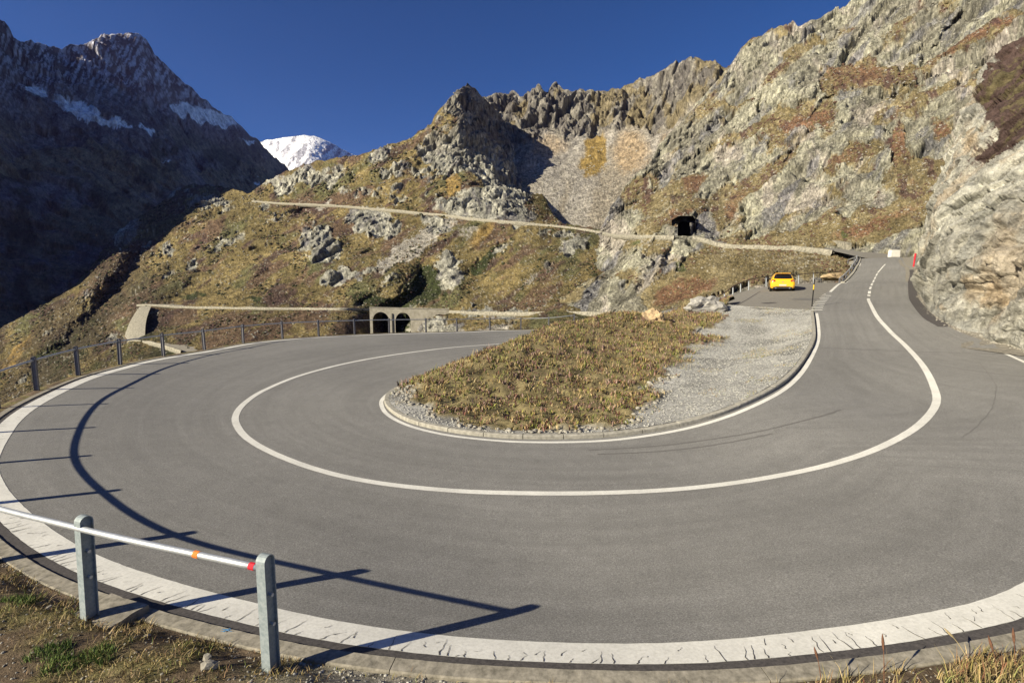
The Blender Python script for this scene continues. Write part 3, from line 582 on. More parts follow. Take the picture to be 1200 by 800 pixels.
def pad(name, cx, cy, sx, sy, rz, z, lb):
    n = 40; th = np.linspace(0, 2 * np.pi, n, endpoint=False); sq = np.maximum(np.abs(np.cos(th)), np.abs(np.sin(th))); r = 1 / sq * (1 + .10 * pn(np.c_[np.cos(th) * 2, np.sin(th) * 2, th * 0], 8))
    x0 = np.cos(th) * r * sx; y0 = np.sin(th) * r * sy; X = cx + x0 * math.cos(rz) - y0 * math.sin(rz); Y = cy + x0 * math.sin(rz) + y0 * math.cos(rz)
    V = np.vstack([np.c_[X, Y, X * 0 + z - .2], np.c_[X, Y, X * 0 + z], [[cx, cy, z + .01]]]); F = [[i, (i + 1) % n, n + (i + 1) % n, n + i] for i in range(n)] + [[n + i, n + (i + 1) % n, 2 * n] for i in range(n)]
    tag(mesh_np(name, V, F, M_conc), lb, 'footing')
pad('concrete_footing', p[0] + .10, p[1] + .1, .27, .19, -.35, near_z(p[0], p[1]) - .012, 'grey concrete footing at the base of the second fence post')
c_ = onroad([(266, 742)])[0]; sv = []; sf = []
for q0, q1, w_ in (((-.05, .01), (.03, .02), .006), ((-.02, -.025), (.015, .035), .007), ((.0, .0), (.06, -.015), .005), ((-.045, -.02), (-.01, -.005), .004)):
    q0, q1 = np.array(q0), np.array(q1); n2 = np.array([-(q1 - q0)[1], (q1 - q0)[0]]); n2 = n2 / np.linalg.norm(n2) * w_; b0 = len(sv); sv += [tuple(c_ + q0 - n2), tuple(c_ + q0 + n2), tuple(c_ + q1 + n2 * .4), tuple(c_ + q1 - n2 * .4)]; sf.append([b0, b0 + 1, b0 + 2, b0 + 3])
sv = np.array(sv); tag(mesh_np('spray_mark', np.c_[sv, H(sv[:, 0], sv[:, 1]) + .036 + .001 * np.arange(len(sv)) // 4], sf, M_blue), 'small blue spray mark on the gutter left of the end post', 'paint mark')
# dried stalks leaning in at the lower right
def stalk(tx, ty, bx, by, lb, m):
    g0_ = atz(bx, by, -3.3); top = at(tx, ty, g0_[1] + .05); L = np.stack([g0_, (g0_ + top) / 2 + np.array([.01, .01, .02]), top]); L = smooth_line(L, 12)
    t = empty('dried_stalk', L[0], lb, 'dried plant', 'dried stalks leaning over the white line at the lower right'); V_, F_ = tube_np(L - L[0], np.linspace(.004, .002, 12), 5); mesh_np('stem', V_, F_, m, t)
    hd = L[-5:] - L[0]; V_, F_ = tube_np(hd, [.003, .009, .011, .008, .002], 6); mesh_np('seed_head', V_, F_, m, t)
M_st1 = simple('brown_stalk', (.10, .05, .03), (.2, .1, .06), 20); M_st2 = simple('straw_stalk', (.4, .32, .16), (.5, .4, .22), 20)
stalk(954, 757, 963, 803, 'dark brown dried stalk standing left of the other stalks', M_st1); stalk(1106, 735, 1136, 775, 'long straw coloured stalk leaning left over the dark margin', M_st2)
stalk(1034, 742, 1036, 800, 'short brown stalk in the middle of the dried stalks', M_st1); stalk(1158, 744, 1172, 800, 'reddish dock stalk near the right corner of the verge', M_st1); stalk(1187, 735, 1190, 790, 'rightmost brown stalk rising from the tall grass', M_st1)
# ------------------------------------------------------------------ mountains and hillsides
GRID = {}
def sheet(name, xs, top, bot, nrow, dctl, amp, col_fn, m, L0, noct, warp=40, vpow=1., fold=True, jag=0, label=None, cut=None, calm=None, rock_fn=None, foldd=1.0, aniso=(0, 1.), depth_mod=None, calmw=(2, 9), nfac=7, facw=1.5, shared=.5, fine=1.25, joints=None, grain=.75):
    xs = np.asarray(xs, float); tp = interp(top, xs); bt = interp(bot, xs)
    if jag: tp = tp + jag * fbm(np.c_[xs * .09, xs * 0, xs * 0 + 3], 5, .65, 91)
    v = np.linspace(0, 1, nrow)[:, None] ** vpow; PX = np.broadcast_to(xs[None], (nrow, len(xs))); PY = tp[None] + (bt - tp)[None] * v
    dc = np.array(dctl, float); f = RBF(dc[:, :2] / 100, np.log(dc[:, 2]), .35, -.035); D = np.exp(f(PX / 100, PY / 100))
    if depth_mod is not None: D = D * depth_mod(PX, PY)
    P = at(PX, PY, D); ca, sa = math.cos(aniso[0]), math.sin(aniso[0])
    Q = np.stack([(P[..., 0] * ca + P[..., 2] * sa) / aniso[1], P[..., 1] / (1 + (aniso[1] - 1) * .5), -P[..., 0] * sa + P[..., 2] * ca], -1)
    rk = rock_fn(PX, PY, P) if rock_fn else np.ones_like(PX)
    cm = np.ones_like(PX)
    if calm is not None:
        for line in calm:
            L = np.array(line, float); dmin = np.full(PX.shape, 1e9)
            for a, b in zip(L[:-1], L[1:]):
                ab = b - a; t = np.clip(((PX - a[0]) * ab[0] + (PY - a[1]) * ab[1]) / (ab @ ab), 0, 1); dmin = np.minimum(dmin, np.hypot(PX - a[0] - t * ab[0], PY - a[1] - t * ab[1]))
            cm = cm * sm(calmw[0], calmw[1], dmin)
    nrm = -ray(PX, PY) * np.array([1, 1, 0]); nrm /= np.linalg.norm(nrm, axis=-1, keepdims=True); nrm = nrm * .9 + np.array([0, 0, .44])
    def anis(P, q=1.): a1 = 1 + (aniso[1] - 1) * q; return np.stack([(P[..., 0] * ca + P[..., 2] * sa) / a1, P[..., 1] / (1 + (a1 - 1) * .5), -P[..., 0] * sa + P[..., 2] * ca], -1)
    d = 0; L = L0; damp = .15 + .85 * cm
    for k in range(noct):
        nz = pn(Q / L + 7.7 * k, 100 + k); bill = .55 - 1.9 * np.abs(nz) ** .8 if k % 2 == 0 else 1.6 * (.35 - np.abs(nz))
        fc = (facet_soft(Q / L + 5.5 * k, 700 + k) if k < 4 else facet(Q / L + 5.5 * k, 700 + k)) if k < nfac else 0
        r_ = rk if k > 1 else (shared + (1 - shared) * rk) * (.5 if k == 0 else .7)
        if k > 2: r_ = r_ * fine
        d = d + L * amp * (r_ * (.4 * bill + .5 * nz + facw * fc) + (1 - r_) * (.5 * nz + .2 * bill * (k > 1))); L *= .53
        if k in (1, 3): Q = anis(P + nrm * (d * damp)[..., None], .6 if k == 1 else .25)    # finer relief follows the coarse blocks
    if joints:
        for jj, (L, a2, st, dp) in enumerate(joints):
            a2 = R(a2); P1 = P + nrm * (d * damp)[..., None]; u_ = (P1[..., 0] * math.cos(a2) + P1[..., 2] * math.sin(a2)) / st; v_ = -P1[..., 0] * math.sin(a2) + P1[..., 2] * math.cos(a2); jn = np.abs(pn(np.stack([u_, P1[..., 1] / st, v_], -1) / L, 800 + jj) + .25 * pn(np.stack([u_, P1[..., 1] / st, v_], -1) / L * 2.7, 810 + jj))
            gate = sm(-.25, .15, pn(P1 / L / 2.3, 820 + jj)); d = d - L * dp * sm(.13, .0, jn) * gate * rk
    d = d * damp * np.clip((D / 260) ** .8, .75, 2.3) 
    et = np.minimum(1, (PY - tp[None]) / 14 + .25); P2 = P + nrm * (d * et)[..., None]
    # slope of the displaced surface for colouring
    gx = np.gradient(P2, axis=1); gy = np.gradient(P2, axis=0); N = np.cross(gx, gy); N /= np.linalg.norm(N, axis=-1, keepdims=True) + 1e-9; N = N * np.sign(N[..., 2:3] + 1e-9)
    col = col_fn(PX, PY, P, N, rk, d / L0, Q); gr2 = nz2(PX, PY, .55, 2, 133) + .6 * nz2(PX, PY, .21, 2, 137); col = col * np.clip(1 + grain * gr2, .35, 1.7)[..., None]; rows = [P2]; cols_ = [col]
    if fold:                               # the ridge has a far side
        hd = ray(xs, tp) * np.array([1, 1, 0]); hd /= np.linalg.norm(hd, axis=-1, keepdims=True); D0 = D[0][:, None]
        bk = [P2[0] + hd * D0 * k * foldd - np.array([0, 0, 1]) * D0 * k * foldd * q for k, q in ((.03, .35), (.10, .8), (.25, .9), (.45, .85))]
        rows = [b[None] for b in bk[::-1]] + rows; cols_ = [col[:1]] * 4 + cols_
    V = np.concatenate(rows, 0); CC = np.concatenate(cols_, 0); F = grid_faces(V.shape[0], V.shape[1])
    if cut is not None: 
        off = 4 if fold else 0; cpx = np.full(V.shape[:2], -1e4); cpy = cpx.copy(); cpx[off:] = PX; cpy[off:] = PY; c1 = cpx.reshape(-1)[F].mean(1); c2 = cpy.reshape(-1)[F].mean(1); F = F[~inside(cut, c1, c2)]
    GRID[name] = (P2, PX, PY, rk, D); o = mesh_np(name, V.reshape(-1, 3), F, m, smooth=False, col=np.clip(CC, .004, .95).reshape(-1, 3)); tag(o, label, kind='structure'); return f
def blobs(PX, PY, lst, warp=6, seed=0, wl=.04, pw=1.6):
    wx = PX + warp * fbm2(PX * wl, PY * wl, 5, .65, seed + 1); wy = PY + warp * .8 * fbm2(PX * wl + 9, PY * wl, 5, .65, seed + 2); r = np.zeros_like(PX, float)
    for (cx, cy, rx, ry, a, v) in lst:
        a = R(a); dx = wx - cx; dy = wy - cy; p_ = (dx * math.cos(a) - dy * math.sin(a)) / rx; q_ = (dx * math.sin(a) + dy * math.cos(a)) / ry; r = r + v * np.exp(-(p_ ** 2 + q_ ** 2) ** pw)
    return r
def nz2(PX, PY, s, o=5, seed=0, a=0, st=1.):
    a = R(a); u = (PX * math.cos(a) - PY * math.sin(a)) / st; v = PX * math.sin(a) + PY * math.cos(a); return fbm2(u * s, v * s, o, .6, seed)
def lerp(a, b, f): return a * (1 - f[..., None]) + np.asarray(b) * f[..., None]
def full(PX, c): return np.broadcast_to(np.array(c, float), PX.shape + (3,)).copy()
# --- snow peak
def c_snow(PX, PY, P, N, rk, d, Q):
    c = full(PX, (.86, .87, .9)); r = sm(.05, .4, nz2(PX, PY, .12, 4, 5, 60, 3) + blobs(PX, PY, [(333, 178, 8, 6, 20, .5), (352, 196, 9, 9, 0, .4), (392, 178, 18, 8, -20, .25), (355, 178, 10, 3, 60, .25)], 4)); return lerp(c, (.16, .16, .2), r * .75)
sheet('snow_mountain', np.linspace(296, 440, 240), [(296,170),(312,164),(330,162),(345,159.5),(355,158.5),(368,159.5),(380,164),(393,170),(402,176),(409,179),(425,186),(440,192)], [(296,225),(440,225)], 90,
      [(296,170,5200),(355,159,5000),(409,179,5400),(300,225,4300),(350,200,4300),(358,190,4250),(400,225,4500),(440,225,5000),(330,190,4700)], .028, c_snow, M_far, 260, 5, jag=.5)
# --- dark mountain on the left
top_l = [(-420,-260),(-300,-170),(-160,-60),(-60,-10),(-30,5),(-10,15),(0,20),(10,30),(16,42),(24,48),(30,46),(45,50),(60,54),(75,55),(85,51),(100,52),(112,46),(118,42),(130,41),(145,41.5),(155,39),(162,40),(172,47),(180,60),(190,70),(205,85),(218,97),(235,112),(250,124),(262,132),(275,140),(283,148),(292,158),(302,164),(312,175),(322,183),(330,191),(338,199),(346,207),(380,235)]
def rock_l(PX, PY, P): return sm(-.3, .2, nz2(PX, PY, .03, 4, 3)) * .6 + .4
def c_left(PX, PY, P, N, rk, d, Q):
    n = nz2(PX, PY, .05, 6, 11); c = lerp(full(PX, (.14, .12, .125)), (.22, .19, .18), sm(-.3, .4, n))
    lo = sm(120, 185, PY - .1 * (PX - 150)); g = sm(-.25, .3, nz2(PX, PY, .025, 6, 15, -20, 2) + .1); c = lerp(c, (.24, .185, .11), lo * g * .9); c = lerp(c, (.09, .08, .055), lo * sm(.1, .5, nz2(PX, PY, .02, 5, 19)))
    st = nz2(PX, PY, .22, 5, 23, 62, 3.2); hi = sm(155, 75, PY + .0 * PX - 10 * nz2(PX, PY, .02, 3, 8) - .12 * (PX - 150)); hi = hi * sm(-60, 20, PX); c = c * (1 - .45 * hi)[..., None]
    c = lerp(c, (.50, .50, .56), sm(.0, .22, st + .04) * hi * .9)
    sn = blobs(PX, PY, [(92, 128, 28, 8, -20, 1.2), (232, 130, 34, 8, -12, 1.2), (262, 141, 18, 5, -18, .9), (40, 102, 14, 5, -20, 1.1), (130, 145, 30, 3.4, -18, 1), (172, 154, 11, 3.4, -20, 1), (75, 118, 20, 3, -25, .6), (292, 166, 12, 3, -10, .6), (192, 190, 12, 2.4, -4, .5), (300, 214, 7, 3, -10, .6)], 4, 31, .09)
    return lerp(c, (.78, .80, .86), sm(.38, .5, sn + .05 * st))
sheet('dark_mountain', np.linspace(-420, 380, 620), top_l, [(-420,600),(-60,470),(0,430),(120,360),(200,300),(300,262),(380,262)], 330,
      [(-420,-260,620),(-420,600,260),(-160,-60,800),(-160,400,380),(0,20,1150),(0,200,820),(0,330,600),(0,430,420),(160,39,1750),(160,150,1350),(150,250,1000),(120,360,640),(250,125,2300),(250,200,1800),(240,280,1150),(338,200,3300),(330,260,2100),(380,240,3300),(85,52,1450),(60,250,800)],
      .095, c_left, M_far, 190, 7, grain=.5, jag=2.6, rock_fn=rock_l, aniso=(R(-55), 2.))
# --- head of the bowl with scree
top_b = [(490,170),(520,140),(548,112),(560,118),(572,112),(580,110),(588,109),(596,111),(600,106),(606,108),(612,113),(618,108),(626,106),(632,103),(637,108),(642,109),(648,100),(652,97),(658,101),(664,106),(670,108),(676,105),(684,104),(690,106),(700,106),(712,107),(722,103),(735,100),(746,96),(756,92),(766,88),(780,80),(792,74),(806,70),(820,68.5),(832,70),(842,75),(848,80),(853,79),(862,84),(880,96),(900,110)]
crag_b = [(490,215),(560,180),(590,170),(615,163),(640,158),(660,162),(672,156),(690,158),(705,160),(722,150),(745,148),(765,158),(785,150),(810,128),(840,110),(900,120)]
def rock_b(PX, PY, P): return sm(7, -7, PY - interp(crag_b, PX) + 9 * nz2(PX, PY, .05, 4, 6)) 
def c_bowl(PX, PY, P, N, rk, d, Q):
    c = lerp(full(PX, (.215, .19, .15)), (.29, .27, .235), sm(-.4, .4, nz2(PX, PY, .03, 6, 41, 70, 2.5))); spk = nz2(PX, PY, .45, 3, 44); c = c * (1 + .45 * spk[..., None] * sm(150, 250, PY)[..., None])
    c = lerp(c, (.30, .22, .13), sm(.15, .6, blobs(PX, PY, [(740, 180, 22, 26, 0, .8), (640, 170, 30, 14, 0, .5), (790, 165, 20, 14, 30, .5)], 6)) * .7)
    c = lerp(c, (.22, .155, .055), sm(.25, .85, blobs(PX, PY, [(698, 181, 15, 27, -8, 1.2), (690, 197, 9, 12, 20, .5)], 6, 5, .08) + .25 * nz2(PX, PY, .2, 4, 43, 75, 3)))
    g = sm(0, .25, nz2(PX, PY, .035, 5, 47, 60, 2) - .25 + .36 * sm(670, 715, PX)); rc = lerp(full(PX, (.12, .11, .10)), (.21, .195, .165), sm(-.3, .3, nz2(PX, PY, .1, 4, 49, 80, 3))); rc = lerp(rc, (.17, .14, .08), g * .85)
    return lerp(c, rc, rk[..., None][..., 0])
sheet('scree_bowl', np.linspace(490, 900, 470), top_b, [(490,300),(900,300)], 250,
      [(490,170,800),(548,112,820),(600,110,800),(650,100,760),(690,105,720),(745,97,680),(820,70,560),(900,110,470),(560,180,660),(640,160,660),(700,165,640),(760,155,590),(820,120,500),(600,215,520),(660,215,500),(700,215,490),(760,200,440),(620,250,400),(700,250,370),(490,300,420),(600,300,330),(700,300,300),(900,300,260)],
      .13, c_bowl, M_mid, 60, 7, jag=2.2, shared=.0, joints=[(40, 74, 2.5, .13), (20, 98, 2., .14)], rock_fn=rock_b, aniso=(R(70), 1.6))
# --- big rock slope on the right
UPR = [(295,235.5),(330,238),(370,239.5),(410,242),(430,244),(470,247),(490,249.5),(520,252),(560,257),(600,260),(640,264),(665,266.5),(690,270),(705,272.5)]
UPR_D = [560,510,465,430,412,378,360,336,305,288,268,258,250,243]
TUN = [(796,262),(806,262),(806,272),(796,272)]
UR2 = [(792,278),(815,278),(840,286),(870,289),(900,290),(930,290.5),(960,293.5),(985,298),(1000,303)]
top_r = [(596,368),(610,360),(640,338),(665,318),(680,300),(697,282),(706,262),(716,243),(730,222),(745,204),(762,190),(772,170),(790,152),(808,132),(822,115),(838,98),(850,82),(856,76),(862,66),(870,54),(880,47),(893,42),(905,34),(915,31),(930,27),(945,25),(962,21),(975,12),(990,5),(1003,-3),(1060,-30),(1200,-90),(1300,-130)]
def vegr(PX, PY):
    b = blobs(PX, PY, [(890, 150, 60, 7, 25, .55), (945, 143, 36, 14, 12, .7), (1000, 92, 44, 16, 12, .65), (906, 168, 18, 8, 20, .5), (1053, 172, 10, 26, 0, .8), (990, 186, 48, 8, 25, .6), (1102, 152, 14, 14, 0, .6),
      (1135, 48, 80, 10, 26, .7), (1075, 205, 40, 18, 25, .7), (1010, 262, 100, 17, 14, .9), (1050, 255, 50, 18, 24, .7), (795, 250, 36, 10, 30, .6), (742, 225, 26, 10, 35, .6), (810, 215, 22, 10, 15, .6), (848, 240, 12, 26, -20, .5), (770, 235, 30, 9, 10, .4),
      (800, 338, 52, 17, 18, 1.1), (865, 305, 62, 26, 12, 1.1), (770, 290, 20, 6, 25, .7), (745, 283, 14, 6, 10, .5), (1060, 90, 40, 8, 25, .4), (960, 50, 50, 6, 15, .4), (900, 205, 40, 6, 35, .4), (950, 235, 40, 8, 30, .4), (955, 310, 60, 14, 0, .8), (735, 330, 14, 18, 30, .3), (640, 362, 30, 5, 0, .2), (880,215,50,7,30,.4),(1120,100,60,8,25,.4),(860,120,40,5,20,.35)], 9, 61, .05)
    return b + .46 * nz2(PX, PY, .03, 6, 63, 38, 2.4) + .08
def rock_r(PX, PY, P): return 1 - .95 * sm(.22, .42, vegr(PX, PY))
def c_right(PX, PY, P, N, rk, d, Q):
    n = nz2(PX, PY, .03, 6, 65, 45, 3); c = lerp(full(PX, (.195, .185, .145)), (.325, .315, .24), sm(-.35, .35, n)); c = lerp(c, (.34, .305, .265), sm(.1, .5, nz2(PX, PY, .02, 5, 67)) * .8)
    c = lerp(c, (.14, .14, .155), sm(.18, .5, nz2(PX, PY, .05, 5, 69, 50, 3)) * .7)
    s1_ = np.abs(nz2(PX, PY, .11, 4, 171, 48, 5.)); s2_ = nz2(PX, PY, .30, 3, 173, 50, 4.5); s3_ = np.abs(nz2(PX, PY, .06, 4, 175, 56, 4.)); c = c * (1 + .38 * s2_ - .38 * sm(.07, .0, s1_) - .35 * sm(.05, .0, s3_))[..., None]
    v = vegr(PX, PY); vg = sm(.2, .38, v) * (.35 + .65 * sm(.05, .25, N[..., 2])); hue = nz2(PX, PY, .03, 5, 71)
    rd = blobs(PX, PY, [(945, 148, 40, 12, 10, 1), (800, 340, 34, 12, 18, 1.5), (1053, 172, 12, 26, 0, 1), (1020, 262, 80, 8, 20, .7), (1135, 48, 80, 10, 26, .8), (990, 186, 48, 8, 25, .6), (805, 252, 30, 12, 20, .8), (815, 215, 22, 10, 10, .8), (1000, 90, 50, 14, 10, .6), (865, 240, 14, 30, -20, .6), (1102, 152, 14, 14, 0, .8)], 6, 73)
    gc = lerp(full(PX, (.17, .137, .07)), (.23, .19, .105), sm(-.3, .3, hue)); gc = lerp(gc, (.165, .088, .055), sm(.3, .8, rd + .5 * hue) * .85); gc = lerp(gc, (.085, .05, .045), sm(.15, .5, nz2(PX, PY, .06, 5, 75) + .06 - .8 * sm(230, 300, PY)) * .85)
    gc = lerp(gc, (.09, .095, .04), sm(.5, .8, blobs(PX, PY, [(797, 313, 9, 6, 0, 1), (870, 292, 5, 4, 0, 0), (990, 272, 6, 5, 0, 1.), (745, 285, 12, 4, 15, .8)], 2)))
    c = lerp(c, gc, vg); spk = nz2(PX, PY, .4, 3, 79); c = lerp(c, (.36, .34, .28), sm(.48, .7, spk + .3 * blobs(PX, PY, [(930, 300, 70, 14, 0, 1), (1020, 225, 60, 12, 20, .8)], 4)) * .8)
    return c
def dm_r(PX, PY):
    r = blobs(PX, PY, [(722, 322, 20, 14, 58, 1.), (783, 308, 7, 15, -15, .8), (1117, 26, 40, 3.5, 47, .7), (893, 128, 8, 13, 20, .9), (1060, 106, 12, 7, 30, .8), (965, 125, 26, 3, 48, .4), (1008, 190, 20, 3, 55, .3), (925, 190, 26, 3, 60, .35), (700, 340, 14, 4, 60, .5), (668, 345, 12, 4, 60, .4), (860, 95, 5, 14, 10, .5), (760,300,16,4,62,.4)], 4, 83, .05, 1.2); return 1 + .05 * r
rt_d = [(596,368,168),(640,338,190),(680,300,232),(706,262,262),(730,222,330),(762,190,390),(808,132,440),(856,76,470),(905,34,420),(962,21,370),(1003,-3,330),(1200,-90,240),(1300,-130,200),
        (640,368,135),(700,368,116),(740,370,104),(800,368,88),(845,364,66),(900,360,64),(960,350,70),(760,300,139),(800,278,149),(785,268,151),(801,266,151),(770,262,163),(816,266,150),(700,300,190),(660,340,155),(840,287,137),(900,291,124),(960,294,107),(985,310,90),(1045,302,88),(1020,296,100),(990,290.5,104),(1060,308,82),(1010,330,84),(980,230,125),(960,260,118),(1020,265,108),(930,260,125),(975,270,110),(992,270,107),(1008,275,103),(960,275,112),(975,250,114),(1005,250,110),(1024,280,99),(940,275,118),(985,280,107),(870,330,84),(870,305,112),(940,320,86),(970,320,86),
        (720,240,262),(770,220,262),(770,240,205),(800,240,175),(800,215,225),(830,200,240),(830,230,192),(850,240,178),(900,230,160),(900,170,210),(850,150,300),(900,100,270),(960,200,160),(1050,240,108),(1060,280,94),(1050,180,142),(1050,100,190),(1000,50,270),(1100,40,210),(1200,100,120),(1200,0,180),(1200,300,70),(1300,300,55),(1075,305,80),(1075,370,70),(1150,200,95)]
F_right = sheet('rocky_mountainside', np.linspace(596, 1300, 900), top_r, [(596,380),(740,380),(830,374),(860,372),(960,368),(1010,340),(1060,330),(1090,380),(1300,420)], 520, rt_d, .21, c_right, M_mid, 30, 8, facw=1.3, fine=.7, joints=[(30, 48, 4.5, .22), (13, 55, 4.5, .25), (16, -24, 3, .15), (6, 50, 4.5, .3)], jag=2.6, rock_fn=rock_r, aniso=(R(50), 2.8), calm=[UR2, TUN, [(930,290),(985,294),(1020,296),(1050,301),(1066,310)], [(835,352),(860,345),(880,338),(900,333),(930,328),(955,326),(1000,315)], [(835,356),(860,350),(880,343),(900,337),(955,330)]], depth_mod=dm_r,
      cut=[(794,263),(799,260),(808,260.5),(810,276),(794,277)], calmw=(1.5, 6))
# --- grassy mountainside, upper road, peak, spur at the left
top_m = [(-140,460),(-60,415),(0,385),(30,368),(60,352),(85,335),(105,315),(120,293),(135,275),(150,262),(170,250),(188,238),(205,223),(225,216),(245,217),(262,219),(278,222),(290,228),(300,222),(312,212),(325,205),(335,201),(345,198),(355,194),(370,190),(385,187),(400,184),(415,182),(432,179),(440,175),(452,170),(465,168),(478,164),(490,156),(500,150),(505,147),(510,135),(518,124),(526,116),(535,105),(541,101),(548,98),(555,103),(562,108),(570,117),(578,126),(588,137),(597,148),(606,160),(614,172),(621,184),(627,196),(632,207),(637,222),(642,240),(648,253),(660,261),(680,265),(700,268),(720,272),(735,280)]
LOW = [(160,358),(175,357.5),(195,358.5),(215,360),(300,361.5),(350,361.8),(400,362.5),(440,363),(480,363.5),(520,365),(560,367),(620,368),(680,367.5),(728,371)]
LOW_D = [252,250,246,240,214,205,198,192,186,176,164,142,124,112]
rk_m = [(434, 260, 32, 16, -20, 1.2), (378, 287, 27, 20, -10, 1.1), (443, 180, 12, 13, 0, 1.), (535, 175, 42, 20, 10, 1.1), (560, 243, 52, 13, 0, 1.3), (508, 264, 17, 11, 0, 1.), (526, 316, 17, 19, 20, 1.2), (405, 326, 30, 8, 10, 1.), (325, 212, 17, 9, 0, .9), (372, 206, 24, 14, 0, .8), (550, 118, 34, 28, 0, 1.3), (585, 160, 26, 30, 0, 1.2), (600, 200, 34, 20, 0, 1.2), (585, 225, 40, 14, 0, .9), (605, 255, 30, 10, 0, .7),
        (225, 235, 60, 10, -3, .7), (145, 272, 20, 14, 20, .9), (225, 310, 10, 9, 0, .9), (265, 285, 30, 6, 20, .5), (198, 292, 8, 8, 0, .8), (130, 395, 10, 10, 0, .7), (470, 200, 30, 8, 10, .5), (500, 205, 26, 8, 0, .5), (425, 225, 30, 7, 0, .5), (470, 232, 20, 5, 0, .5), (450, 318, 25, 10, 30, .4), (510, 382, 34, 9, 0, .8), (583, 365, 46, 6, 0, 1.2), (545, 350, 0.1, 0.1, 0, 0), (590, 290, 20, 6, 30, .5), (628, 275, 14, 8, 0, .6), (668, 288, 16, 10, 20, .9), (300, 245, 20, 8, 20, .5), (320, 262, 25, 7, 20, .4), (345, 225, 30, 6, 0, .4), (500, 180, 20, 10, 0, .6), (568, 195, 30, 10, 0, .6), (100, 350, 14, 6, 50, .5), (60, 390, 10, 5, 50, .4)]
def fr(PX, PY): return blobs(PX, PY, rk_m, 8, 87, .07) + .62 * nz2(PX, PY, .05, 6, 89, 28, 2) - .08 + .15 * sm(190, 120, PY)
def rock_m(PX, PY, P): return sm(.2, .5, fr(PX, PY))
def c_mid(PX, PY, P, N, rk, d, Q):
    h = nz2(PX, PY, .02, 6, 93, 28, 2.4); c = lerp(full(PX, (.135, .108, .048)), (.20, .157, .070), sm(-.3, .35, h)); c = lerp(c, (.11, .106, .05), sm(.05, .45, nz2(PX, PY, .025, 5, 95, 30, 2)))
    c = lerp(c, (.115, .076, .052), sm(.1, .4, nz2(PX, PY, .035, 6, 97, 30, 3) + .3 * blobs(PX, PY, [(340, 275, 60, 12, 38, 1), (555, 215, 40, 22, 0, 1), (360, 245, 16, 6, 38, 1.4), (250, 375, 60, 12, 0, 1), (320, 385, 80, 10, 20, 1.2), (610, 245, 26, 14, 0, 1), (200, 375, 30, 16, 0, 1.5), (600, 278, 18, 8, 40, 1), (430, 382, 40, 10, 0, 1.5)], 8)) * .9)
    c = lerp(c, (.07, .045, .04), sm(.22, .5, nz2(PX, PY, .05, 6, 99, 35, 2.5) + .35 * blobs(PX, PY, [(360, 247, 15, 5, 38, 1.4), (200, 378, 26, 16, 0, 1.3), (320, 300, 50, 6, 40, .8)], 5)) * .85)
    shr_shade = blobs(PX, PY, [(480, 345, 40, 12, 25, 1.), (500, 335, 22, 22, 0, 1.3), (430, 349, 26, 7, 0, 1.), (470, 375, 22, 16, 0, 1.6), (175, 395, 24, 10, 0, .7), (200, 420, 50, 14, 0, .9), (110, 370, 40, 14, 50, .6), (60, 430, 40, 30, 45, .8), (295, 350, 14, 4, 0, .8), (570, 305, 30, 7, 40, .8), (150, 350, 26, 10, 50, .7), (230, 345, 20, 6, 0, .6), (100,400,40,20,30,.5)], 6, 101) + .35 * nz2(PX, PY, .07, 5, 103)
    c = lerp(c, (.035, .042, .018), sm(.4, .65, shr_shade))  # dark shrubs, and painted shade behind the bridge arches
    scr = blobs(PX, PY, [(492, 285, 55, 10, 33, 1.1), (470, 303, 30, 8, 40, .7), (550, 272, 14, 12, 0, .5), (545, 150, 14, 7, 10, .7), (410, 285, 0.1, 0.1, 0, 0), (380, 240, 14, 3, 40, .8), (605, 205, 22, 12, 0, .9), (620, 330, 20, 5, 40, .5), (585, 370, 30, 4, 0, .6), (555, 165, 36, 12, 10, .7), (580, 388, 24, 8, 10, .9), (520, 390, 40, 8, 0, .6), (455, 310, 10, 6, 0, .6), (232, 262, 5, 14, 30, .4)], 6, 105) + .3 * nz2(PX, PY, .3, 4, 107)
    c = lerp(c, (.32, .30, .26), sm(.3, .6, scr) * .9); c = lerp(c, (.24, .165, .06), sm(.5, .8, blobs(PX, PY, [(531, 218, 10, 24, 10, 1.3), (565, 275, 10, 30, -40, .8), (118, 350, 24, 8, 55, 1.2), (20, 415, 40, 8, 50, 1.)], 4)))
    rc = lerp(full(PX, (.23, .225, .19)), (.36, .35, .29), sm(-.3, .35, nz2(PX, PY, .06, 5, 109, 70, 2))); rc = lerp(rc, (.12, .115, .12), sm(.1, .45, nz2(PX, PY, .06, 5, 111)) * .8)
    rc = lerp(rc, (.145, .125, .10), sm(200, 130, PY) * (.45 + .5 * sm(-.2, .3, nz2(PX, PY, .05, 5, 119))))
    c = lerp(c, (.07, .055, .035), sm(250, 130, PX) * sm(235, 290, PY) * sm(-.3, .2, nz2(PX, PY, .03, 5, 121, 45, 2.5)) * .8)  # dark heath tone laid over the left gullies, deepening their shade in the colour
    c = lerp(c, rc, sm(.25, .5, fr(PX, PY) + .25 * (.55 - N[..., 2]))); spk = nz2(PX, PY, .42, 3, 113); return lerp(c, (.36, .34, .28), sm(.5, .7, spk + .3 * nz2(PX, PY, .03, 4, 117)) * .6)
